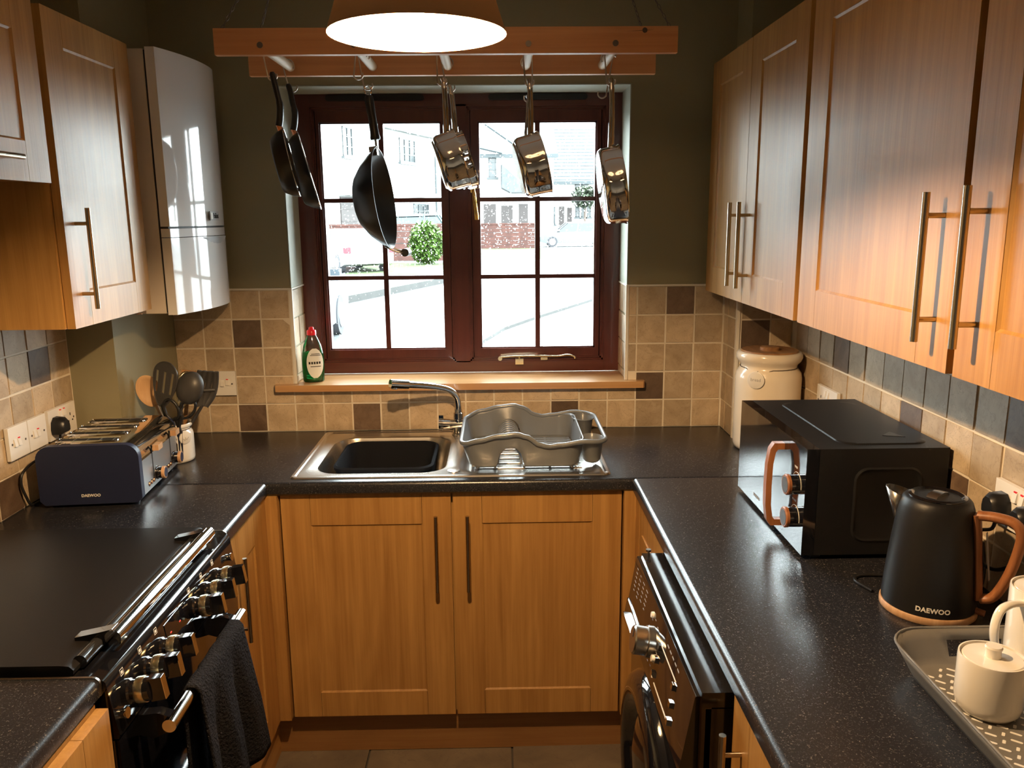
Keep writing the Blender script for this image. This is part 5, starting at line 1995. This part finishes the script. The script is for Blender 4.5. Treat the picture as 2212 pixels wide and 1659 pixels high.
def side_loop(e, y):
    return [Vector((p.x, y, p.y)) for p in rrect(0.905 + e, 1.055 - e, 0.948 + e, 1.118 - e, 0.03 - e * 0.5, 0, 8)]
loft(bm, [side_loop(0, m0 - 0.0003), side_loop(0.004, m0 - 0.003), side_loop(0.008, m0 - 0.0006)], cap1=True)
obj('side_panel', bm, 'black_matte', t, world=True, smooth=40)
bm = BM(); box(bm, 1.106, 1.116, -1.16, -1.06, 1.10, 1.150)
obj('rear_vent', bm, 'black_plastic', t, bevel=0.003, world=True)
for x in (0.84, 1.09):
    for y in (-1.16, -0.73):
        bm = BM(); cyl(bm, (x, y, 0.908), (x, y, 0.920), 0.012, 12)
        obj('foot', bm, 'black_plastic', t, world=True)

# ================================================================== kettle
KC = Vector((0.962, -1.414, 0.908))
t = thing('kettle', 'matte black kettle with wooden handle and base ring', 'kettle', tuple(KC))
bm = BM()
lathe(bm, [(0.083, 0.0), (0.0855, 0.003), (0.0855, 0.013), (0.084, 0.015)], 56)
obj('base_ring', bm, 'oak_pale', t, smooth=40)
KP = [(0.0825, 0.0155), (0.083, 0.022), (0.0815, 0.045), (0.078, 0.09), (0.073, 0.14), (0.0675, 0.185), (0.064, 0.207), (0.060, 0.219), (0.055, 0.2245), (0.048, 0.2255)]
bm = BM()
lathe(bm, KP, 64)
obj('kettle_body', bm, 'black_matte', t, smooth=50)
bm = BM()
lathe(bm, [(0.0505, 0.2245), (0.0505, 0.2275), (0.045, 0.2295), (0.042, 0.2275), (0.038, 0.224), (0.001, 0.223)], 48)
lid = obj('lid', bm, 'black_gloss', t, smooth=40)
bm = BM()
Fk = Matrix.Rotation(0.6, 4, 'Z')
prism(bm, [(-0.027, 0.0), (0.027, 0.0), (0.020, 0.0085), (0.004, 0.0115), (-0.018, 0.0085)], lambda a, b: Fk @ Vector((a, -0.010, 0.222 + b)), lambda a, b: Fk @ Vector((a, 0.010, 0.222 + b)))
obj('lid_grip', bm, 'steel', lid, bevel=0.002)
d = Vector((0.74, -0.67, 0)).normalized()
bm = BM()
P_ = lambda r, z: d * r + Vector((0, 0, z))
tube(bm, [P_(0.068, 0.205), P_(0.073, 0.165), P_(0.077, 0.125), P_(0.081, 0.085), P_(0.084, 0.045)], [0.012, 0.0115, 0.0105, 0.0115, 0.012], 10, sx=1.25, sy=0.6, up=(-d.y, d.x, 0))
hb_ = obj('handle_mount', bm, 'walnut', t, smooth=50)
bm = BM()
tube(bm, smooth_path([P_(0.070, 0.203), P_(0.095, 0.206), P_(0.122, 0.204), P_(0.136, 0.195), P_(0.141, 0.176), P_(0.137, 0.142), P_(0.129, 0.106), P_(0.117, 0.072), P_(0.105, 0.052), P_(0.088, 0.045)], 4), 0.0105, 12, sx=1.15, sy=0.85, up=(-d.y, d.x, 0))
obj('handle', bm, 'walnut', t, smooth=50)
bm = BM()
g = Vector((-d.y, d.x, 0))
for s in (1,):
    for (r, z) in ((0.0795, 0.13),):
        prism(bm, [(-0.005, -0.050), (0.005, -0.050), (0.005, 0.040), (-0.005, 0.040)], lambda a, b: P_(r + 0.010 - b * 0.13, z + b) + g * (a + 0.012), lambda a, b: P_(r + 0.011 - b * 0.13, z + b) + g * (a + 0.012))
obj('water_gauge', bm, 'letter_grey', t)
ds = -d
bm = BM()
sp0 = []
for q in range(9):
    a = PI * q / 8 - PI / 2
    sp0.append((a,))
gs = Vector((-ds.y, ds.x, 0))
up_, lo_ = [], []
for (a,) in sp0:
    up_.append(ds * (0.056 + 0.036 * math.cos(a)) + gs * (0.024 * math.sin(a)) + Vector((0, 0, 0.223 - 0.004 * (1 - math.cos(a)) + 0.006 * math.cos(a))))
    lo_.append(ds * (0.064 + 0.006 * math.cos(a)) + gs * (0.015 * math.sin(a)) + Vector((0, 0, 0.165)))
vu = [bm.verts.new(p) for p in up_]
vl = [bm.verts.new(p) for p in lo_]
for i in range(8):
    bm.faces.new((vu[i], vu[i + 1], vl[i + 1], vl[i]))
obj('spout', bm, 'steel', t, smooth=60, solid=0.002)
# lettering wrapped round the tapering body
bm = text_bm('DAEWOO', 0.0125, extrude=0.0003, bold=0.0004, spacing=1.05)
a0 = math.radians(-112)
for v in bm.verts:
    z = 0.030 + v.co.y
    rad = 0.083 - (z - 0.022) * 0.065 + 0.0006 + max(0, v.co.z)
    a = a0 + v.co.x / 0.083
    v.co = Vector((math.cos(a) * rad, math.sin(a) * rad, z))
obj('brand_lettering', bm, 'letter_white', t, smooth=0)
bm = BM(); Fb = P_(0.1, 0.018)
cyl(bm, P_(0.080, 0.020), P_(0.098, 0.018), 0.006, 12)
obj('switch', bm, 'walnut', t)

# ================================================================== tray with tea things
t = thing('serving_tray', 'grey serving tray with a pattern of white dashes at lower right', 'tray', (0.945, -1.80, 0.908))
TX0, TX1, TY0, TY1 = 0.786, 1.085, -2.03, -1.597
NT = 96
rings = []
for e, z, r in ((0.032, 0.9095, 0.045), (0.026, 0.912, 0.05), (0.021, 0.922, 0.052), (0.009, 0.946, 0.056), (0.0, 0.964, 0.06)):
    rings.append(resample(rrect(TX0 + e, TX1 - e, TY0 + e, TY1 - e, r, z, 8), NT))
bm = BM()
def slot_skip(k, i):
    p = rings[3][i]
    return k == 2 and (abs(p.x - 0.945) < 0.045) and (p.y > TY1 - 0.03 or p.y < TY0 + 0.03)
loft(bm, rings, cap0=True, skip=slot_skip)
obj('tray_body', bm, 'grey_tray', t, world=True, smooth=50, solid=0.003)
bm = BM(); tube(bm, rings[-1], 0.0022, 6, closed=True)
obj('rim', bm, 'grey_tray', t, world=True, smooth=60)
dash = None
for i in range(13):
    for j in range(22):
        x = TX0 + 0.044 + 0.0185 * i + (0.009 if j % 2 else 0)
        y = TY0 + 0.044 + 0.0172 * j
        if not (TX0 + 0.040 < x < TX1 - 0.040 and TY0 + 0.040 < y < TY1 - 0.040):
            continue
        if (x - (TX0 + 0.07)) < 0 and ((y - (TY1 - 0.07)) > 0 or (y - (TY0 + 0.07)) < 0) and abs(x - (TX0 + 0.07)) + min(abs(y - (TY1 - 0.07)), abs(y - (TY0 + 0.07))) > 0.028:
            continue
        kind = (i + j) % 2
        Md = Matrix.Translation((x, y, 0.9113)) @ Matrix.Rotation(2.45 if kind else 0.95, 4, 'Z') @ Matrix.Scale(1.0 if kind else 0.62, 4, (1, 0, 0))
        if dash is None:
            bm = BM()
            prism_z(bm, [(p.x, p.y) for p in rrect(-0.0078, 0.0078, -0.0022, 0.0022, 0.0020, 0, 2)], -0.0004, 0.0002)
            dash = obj('printed_dash', bm, 'print_white', t, smooth=0)
            dash.matrix_local = MW[t.name].inverted() @ Md
        else:
            share(dash, 'printed_dash', t, MW[t.name].inverted() @ Md)


def pot(name, label, cat, c, r, h, handle=None, lid=True, knob=True):
    t = thing(name, label, cat, (c[0], c[1], 0.9115))
    bm = BM()
    pf = [(r * 0.72, 0.0), (r * 0.86, 0.002), (r * 0.96, 0.009), (r, 0.02), (r, h - 0.004), (r * 0.985, h), (r * 0.94, h), (r * 0.93, h - 0.008)]
    if lid:
        pf += [(0.001, h - 0.008)]
    else:
        pf += [(r * 0.92, 0.02), (0.001, 0.008)]
    lathe(bm, pf, 48)
    obj('pot_body', bm, 'ceramic', t, smooth=45)
    if lid:
        bm = BM(); lathe(bm, [(r * 0.885, h - 0.0085), (r * 0.885, h - 0.003), (r * 0.86, h - 0.0015), (0.001, h - 0.001)], 40)
        l = obj('lid', bm, 'ceramic', t, smooth=35)
        if knob:
            bm = BM(); lathe(bm, [(0.0115, h - 0.002), (0.0110, h + 0.010), (0.0125, h + 0.014), (0.0110, h + 0.0165), (0.001, h + 0.0165)], 24)
            obj('lid_knob', bm, 'ceramic', l, smooth=40)
    if handle:
        hd_ = Vector(handle).normalized()
        bm = BM()
        q = lambda a, b: hd_ * a + Vector((0, 0, b))
        tube(bm, smooth_path([q(r * 0.97, h * 0.88), q(r + 0.024, h * 0.905), q(r + 0.047, h * 0.86), q(r + 0.056, h * 0.68), q(r + 0.049, h * 0.47), q(r + 0.028, h * 0.30), q(r * 0.97, h * 0.19)], 5), 0.0062, 10, sx=1.2, sy=0.8, up=(-hd_.y, hd_.x, 0))
        obj('handle', bm, 'ceramic', t, smooth=60)
    return t


pot('sugar_pot', 'short white lidded sugar pot with a knob on the tray', 'pot', (0.879, -1.752), 0.0470, 0.089)
pot('teapot', 'tall white lidded pot with a loop handle on the tray', 'teapot', (1.012, -1.660), 0.049, 0.152, handle=(-0.94, -0.34, 0), knob=False)
pot('teacup', 'white cup at the right edge of the tray', 'cup', (0.992, -1.765), 0.040, 0.075, lid=False)
# ================================================================== the street outside
GZ0 = -0.15
bm = BM(); box(bm, -60, 60, 0.3, 140, GZ0 - 0.3, GZ0)
obj('street_ground', bm, 'asphalt', kind='structure', smooth=0)


def slab(name, label, cat, poly, z0, z1, m):
    bm = BM()
    prism_z(bm, poly, z0, z1)
    return obj(name, bm, m, label=label, cat=cat, smooth=0)


slab('driveway', 'pale wet driveway slab sweeping past the window', 'driveway', [(-0.9, 0.4), (6.0, 0.4), (6.0, 15.6), (2.3, 15.2), (0.84, 11.9), (0.2, 10.2), (-0.4, 7.5)], GZ0, GZ0 + 0.01, 'pavement')
slab('kerb_edging', 'narrow mossy edging along the pale driveway', 'kerb', [(-0.09, 8.86), (0.247, 10.31), (0.842, 11.79), (2.255, 14.97), (2.10, 15.05), (0.72, 11.90), (0.12, 10.40), (-0.22, 8.90)], GZ0, GZ0 + 0.06, 'kerb')
slab('kerb_edging', 'dark low planting strip across the left casement', 'kerb', [(-5.5, 11.6), (-3.30, 14.4), (-1.35, 20.3), (-0.6, 23.0), (-0.9, 24.0), (-1.51, 22.9), (-3.75, 16.7), (-6.0, 13.5)], GZ0, GZ0 + 0.16, 'kerb')
slab('lawn', 'green front lawn below the hedge seen through the left casement', 'lawn', [(-4.9, 24.6), (-1.63, 23.8), (-0.2, 26.2), (-0.7, 31.0), (-5.0, 31.0)], GZ0, GZ0 + 0.012, 'grass')
slab('lawn', 'strip of lawn in front of the silver car in the right casement', 'lawn', [(-0.74, 36.0), (1.97, 33.2), (5.0, 42.6), (3.5, 46.0), (-0.74, 45.5)], GZ0, GZ0 + 0.012, 'grass')
slab('pavement', 'pale pavement curving between the two lawns', 'pavement', [(-0.1, 24.2), (1.5, 29.4), (2.2, 33.0), (-0.7, 35.5), (-0.7, 31.0), (-0.2, 26.2)], GZ0, GZ0 + 0.008, 'pavement')


def garden_wall(label, x0, x1, y, z1):
    """brick wall in courses"""
    t = thing('garden_wall', label, 'wall', ((x0 + x1) / 2, y, GZ0))
    n = 6
    h = (z1 - GZ0) / n
    for k in range(n):
        bm = BM()
        box(bm, x0, x1, y - 0.11, y + 0.11, GZ0 + k * h, GZ0 + (k + 1) * h - 0.02)
        obj('brick_course', bm, 'brick', t, world=True, smooth=0)
    bm = BM(); box(bm, x0 - 0.05, x1 + 0.05, y - 0.14, y + 0.14, z1 - 0.02, z1 + 0.06)
    obj('coping', bm, 'brick', t, world=True, smooth=0)


garden_wall('red brick garden wall behind the hedge', -7.0, -2.0, 33.0, 1.35)
garden_wall('red brick garden wall between the two street lawns', -0.9, 2.45, 46.2, 1.25)


def bush(name, label, cat, c, rx, ry, rz, n, s, m, seed, trunk=0.0):
    rr = random.Random(seed)
    t = thing(name, label, cat, (c[0], c[1], GZ0))
    bm = BM()
    for _ in range(n):
        while True:
            p = Vector((rr.uniform(-1, 1), rr.uniform(-1, 1), rr.uniform(-1, 1)))
            if 0.35 < p.length < 1:
                break
        q = Vector((c[0] + p.x * rx, c[1] + p.y * ry, c[2] + p.z * rz))
        a = Vector((rr.uniform(-1, 1), rr.uniform(-1, 1), rr.uniform(-1, 1))).normalized() * s
        b = frame_of(a)[0] * s * 0.5
        vs = [bm.verts.new(q + v) for v in (-a, b, a, -b)]
        bm.faces.new(vs)
    obj('foliage', bm, m, t, world=True, smooth=0, kind='stuff')
    bm = BM(); cyl(bm, (c[0], c[1], GZ0), (c[0], c[1], c[2]), 0.09 if trunk == 0 else trunk, 8)
    obj('stem', bm, 'bark', t, world=True)


bush('hedge', 'bright green rounded hedge in the left casement', 'hedge', (-2.65, 30.0, 0.68), 0.72, 0.6, 0.86, 2600, 0.10, 'leaf', 1)
bush('shrub', 'grey-green shrub by the far tiled-roof house', 'shrub', (7.4, 66.0, 3.2), 1.2, 1.0, 0.9, 700, 0.22, 'tree_leaf', 2)
bush('street_tree', 'pale tree top above the far tiled roof', 'tree', (6.0, 84.0, 8.2), 2.6, 1.5, 1.6, 700, 0.4, 'tree_leaf', 4, 0.2)


def house(name, label, o, d, L, depth, eave, ridge, wins, lows, roofm='roof_tile', rows=0):
    """o: left end of the facade on the ground, d: direction of the facade to the viewer's right"""
    d = Vector((d[0], d[1], 0)).normalized()
    n = Vector((d.y, -d.x, 0))         # outwards, towards the viewer
    F = basis((o[0], o[1], GZ0), d, Z, n)
    H = eave - GZ0
    t = thing(name, label, 'house', (o[0], o[1], GZ0))
    bm = BM(); box(bm, 0, L, 0, H, -depth, 0, F)
    obj('walls', bm, 'render_white', t, world=True, smooth=0)
    R = ridge - GZ0
    bm = BM()
    prism(bm, [(-depth - 0.35, H - 0.12), (-depth / 2, R), (0.35, H - 0.12), (0.35, H - 0.30), (-depth - 0.35, H - 0.30)], lambda a, b: F @ Vector((-0.25, b, a)), lambda a, b: F @ Vector((L + 0.25, b, a)))
    rf = obj('roof', bm, roofm, t, world=True, smooth=0)
    # courses of roof tiles
    for k in range(rows):
        f = (k + 0.5) / rows
        z = 0.36 + (-depth / 2 - 0.36) * f
        y = (H - 0.12) + (R - H + 0.12) * f
        bm = BM(); box(bm, -0.25, L + 0.25, y - 0.02, y + 0.05, z - 0.04, z + 0.04, F)
        obj('tile_course', bm, roofm, rf, world=True, smooth=0)
    bm = BM(); box(bm, -0.25, L + 0.25, H - 0.34, H - 0.10, 0.32, 0.40, F)
    obj('fascia', bm, 'fascia', t, world=True, smooth=0)
    for (x0, y0, x1, y1, nx, ny) in wins:
        y0, y1 = y0 - GZ0, y1 - GZ0
        bm = BM()
        b = 0.07
        box(bm, x0, x1, y0, y0 + b, 0, 0.05, F); box(bm, x0, x1, y1 - b, y1, 0, 0.05, F)
        box(bm, x0, x0 + b, y0, y1, 0, 0.05, F); box(bm, x1 - b, x1, y0, y1, 0, 0.05, F)
        for i in range(1, nx):
            xx = x0 + (x1 - x0) * i / nx
            box(bm, xx - 0.03, xx + 0.03, y0, y1, 0, 0.05, F)
        for i in range(1, ny):
            yy = y0 + (y1 - y0) * i / ny
            box(bm, x0, x1, yy - 0.025, yy + 0.025, 0, 0.05, F)
        w = obj('window', bm, 'house_frame', t, world=True, smooth=0)
        bm = BM(); box(bm, x0, x1, y0, y1, -0.02, 0.015, F)
        obj('pane', bm, 'house_glass', w, world=True, smooth=0)
        bm = BM(); box(bm, x0 - 0.12, x1 + 0.12, y0 - 0.12, y0, 0, 0.14, F)
        obj('window_sill', bm, 'house_frame', w, world=True, smooth=0)
    for (x0, y0, x1, y1, kind) in lows:
        y0, y1 = y0 - GZ0, y1 - GZ0
        bm = BM(); box(bm, x0, x1, y0, y1, 0, 0.06 if kind != 'canopy' else 0.6, F)
        g = obj({'garage': 'garage_door', 'door': 'front_door', 'canopy': 'canopy', 'pipe': 'downpipe'}[kind], bm, {'garage': 'garage_brown', 'door': 'garage_brown', 'canopy': roofm, 'pipe': 'fascia'}[kind], t, world=True, smooth=0)
        if kind == 'garage':
            for i in range(1, 5):
                yy = y0 + (y1 - y0) * i / 5
                bm = BM(); box(bm, x0, x1, yy - 0.02, yy + 0.02, 0.06, 0.08, F)
                obj('door_rib', bm, 'garage_brown', g, world=True, smooth=0)
    return t, F


house('street_house', 'white rendered house with dark eaves behind the white car', (-9.6, 29.0), (6.1, 18.0), 19.6, 8.0, 6.45, 9.6,
      [(8.2, 4.5, 9.15, 5.85, 2, 3), (14.3, 4.6, 16.3, 5.85, 3, 3), (15.9, 1.6, 18.0, 2.45, 3, 2)],
      [(7.7, -0.15, 10.2, 2.65, 'garage'), (7.6, 2.7, 10.7, 3.15, 'canopy'), (15.7, 2.75, 18.5, 3.0, 'canopy'), (12.2, -0.15, 13.2, 2.4, 'door'), (19.1, 0.0, 19.25, 6.2, 'pipe')], 'roof_sky_glare')
t, F = house('street_house', 'white rendered house with a lean-to roof behind the brick wall', (-4.0, 52.0), (1, 0.05), 7.9, 9.0, 5.75, 8.9,
             [(3.65, 4.2, 4.15, 5.6, 1, 3), (7.3, 3.8, 7.6, 4.8, 1, 2)],
             [(3.3, -0.15, 4.1, 2.5, 'door'), (4.45, -0.15, 5.2, 2.4, 'door'), (5.6, -0.15, 6.2, 2.5, 'door')], 'roof_sky_glare')
bm = BM()
prism(bm, [(4.45, 4.95 - GZ0), (4.45, 3.5 - GZ0), (5.0, 3.2 - GZ0), (6.4, 3.2 - GZ0)], lambda a, b: F @ Vector((a, b, 0.0)), lambda a, b: F @ Vector((a, b, 1.2)))
obj('lean_to_roof', bm, 'roof_tile', t, world=True, smooth=0)
bm = BM()
tube(bm, [(-0.526, 51.55, 7.45), (1.60, 51.55, 6.0), (2.4, 51.6, 5.45)], 0.09, 6)
tube(bm, [(-1.6, 51.5, 6.16), (0.55, 51.5, 5.66)], 0.09, 6)
obj('verge_board', bm, 'fascia', t, world=True, smooth=0)
house('street_house', 'far house with a wide grey tiled roof and small windows', (4.6, 68.0), (1, 0), 9.0, 9.0, 4.65, 9.3,
      [(2.15, 3.75, 3.3, 4.3, 2, 1), (2.2, 1.6, 2.55, 2.55, 1, 2), (2.7, 1.6, 3.05, 2.55, 1, 2), (3.2, 1.6, 3.5, 2.55, 1, 2), (0.3, 1.0, 0.5, 2.5, 1, 2)],
      [(0.8, -0.15, 1.25, 2.5, 'door'), (1.5, -0.15, 1.9, 2.4, 'door')], 'roof_tile', rows=16)
house('street_house', 'pale house end between the other two street houses', (-3.4, 64.0), (1, 0.0), 3.6, 8.0, 6.6, 9.0, [(1.4, 1.5, 2.2, 2.6, 2, 2)], [], 'roof_sky_glare')


def car(label, c, heading, m, L=4.2, Wd=1.75, Hh=1.46, rear_lights=False):
    t = thing('car', label, 'car', (c[0], c[1], GZ0), rotz=heading)
    h = L / 2
    w = Wd / 2
    body = [(-h, 0.42), (-h + 0.03, 0.30), (-h + 0.35, 0.22), (h - 0.4, 0.22), (h - 0.05, 0.32), (h, 0.50), (h - 0.10, 0.68), (h - 0.95, 0.88), (-h + 0.75, 0.93), (-h + 0.12, 0.90), (-h + 0.02, 0.72)]
    bm = BM()
    prism_y(bm, body, -w, w)
    obj('car_body', bm, m, t, bevel=0.07, seg=3, smooth=50)
    cab = [(-h + 0.10, 0.90), (h - 1.05, 0.86), (h - 1.75, Hh - 0.06), (-h + 1.6, Hh - 0.02), (-h + 0.55, Hh - 0.10)]
    bm = BM()
    prism(bm, cab, lambda a, b: (a, -w + 0.05 + 0.22 * max(0, b - 0.86), b), lambda a, b: (a, w - 0.05 - 0.22 * max(0, b - 0.86), b))
    obj('car_windows', bm, 'car_glass', t, bevel=0.03, smooth=40)
    bm = BM()
    roof = [(h - 1.72, Hh - 0.09), (-h + 0.60, Hh - 0.14), (-h + 0.60, Hh - 0.08), (-h + 1.6, Hh), (h - 1.80, Hh - 0.03)]
    prism_y(bm, roof, -w + 0.17, w - 0.17)
    obj('car_roof', bm, m, t, bevel=0.02, smooth=40)
    for s in (-1, 1):
        bm = BM()
        for (a, b), (e, f) in (((-h + 0.12, 0.90), (-h + 0.58, Hh - 0.10)), ((h - 1.03, 0.87), (h - 1.74, Hh - 0.05)), ((-0.1, 0.88), (-0.2, Hh - 0.04))):
            tube(bm, [(a, s * (w - 0.05), b), (e, s * (w - 0.17), f)], 0.045, 6)
        obj('pillar', bm, m, t)
        bm = BM(); box(bm, h - 1.25, h - 1.08, s * (w + 0.02) - 0.09, s * (w + 0.02) + 0.09, 0.93, 1.05)
        obj('wing_mirror', bm, m, t, bevel=0.02)
        for x in (-h + 0.72, h - 0.80):
            bm = BM(); cyl(bm, (x, s * (w - 0.20), 0.31), (x, s * (w + 0.015), 0.31), 0.31, 24)
            wh = obj('wheel', bm, 'tyre', t, bevel=0.03)
            bm = BM(); cyl(bm, (x, s * (w + 0.015), 0.31), (x, s * (w + 0.03), 0.31), 0.20, 10)
            obj('hubcap', bm, 'alloy', wh)
        bm = BM(); box(bm, -h - 0.01, -h + 0.22, s * (w - 0.12) - 0.13, s * (w - 0.12) + 0.13, 0.66, 0.86)
        obj('tail_light', bm, 'tail_red', t, bevel=0.03)
        bm = BM(); box(bm, h - 0.42, h - 0.06, s * (w - 0.18) - 0.15, s * (w - 0.18) + 0.15, 0.58, 0.70)
        obj('head_light', bm, 'alloy', t, bevel=0.03)
    return t


car('white parked car with a red tail light in the left casement', (-5.15, 27.0), math.radians(118), 'car_white')
car('teal parked car roof behind the hedge and brick wall', (-3.0, 36.5), math.radians(0), 'car_teal', L=4.3, Hh=2.0)
car('silver parked car in the right casement', (4.9, 48.5), math.radians(180), 'car_silver', L=4.4, Hh=1.5)
car('grey car just showing at the lower left of the window', (-3.24, 8.9), math.radians(90), 'car_grey')

# ------------------------------------------------------------------ groups of repeats
GROUPS = {'frying_pan': 'frying pans on the pot rack', 'saucepan': 'steel pans on the pot rack', 'wall_cabinet': 'wooden wall cabinets', 'base_cabinet': 'wooden base cabinets',
          'worktop': 'dark speckled worktops', 'edge_strip': 'metal worktop end strips', 'wall_socket': 'white wall sockets and switches', 'power_plug': 'black power plugs',
          'street_house': 'white houses across the street', 'car': 'parked cars in the street', 'lawn': 'street lawns', 'garden_wall': 'brick garden walls', 'kerb_edging': 'edging strips in the street'}
for o in list(S.objects):
    if o.parent is None and o.name.split('.')[0] in GROUPS:
        o['group'] = GROUPS[o.name.split('.')[0]]
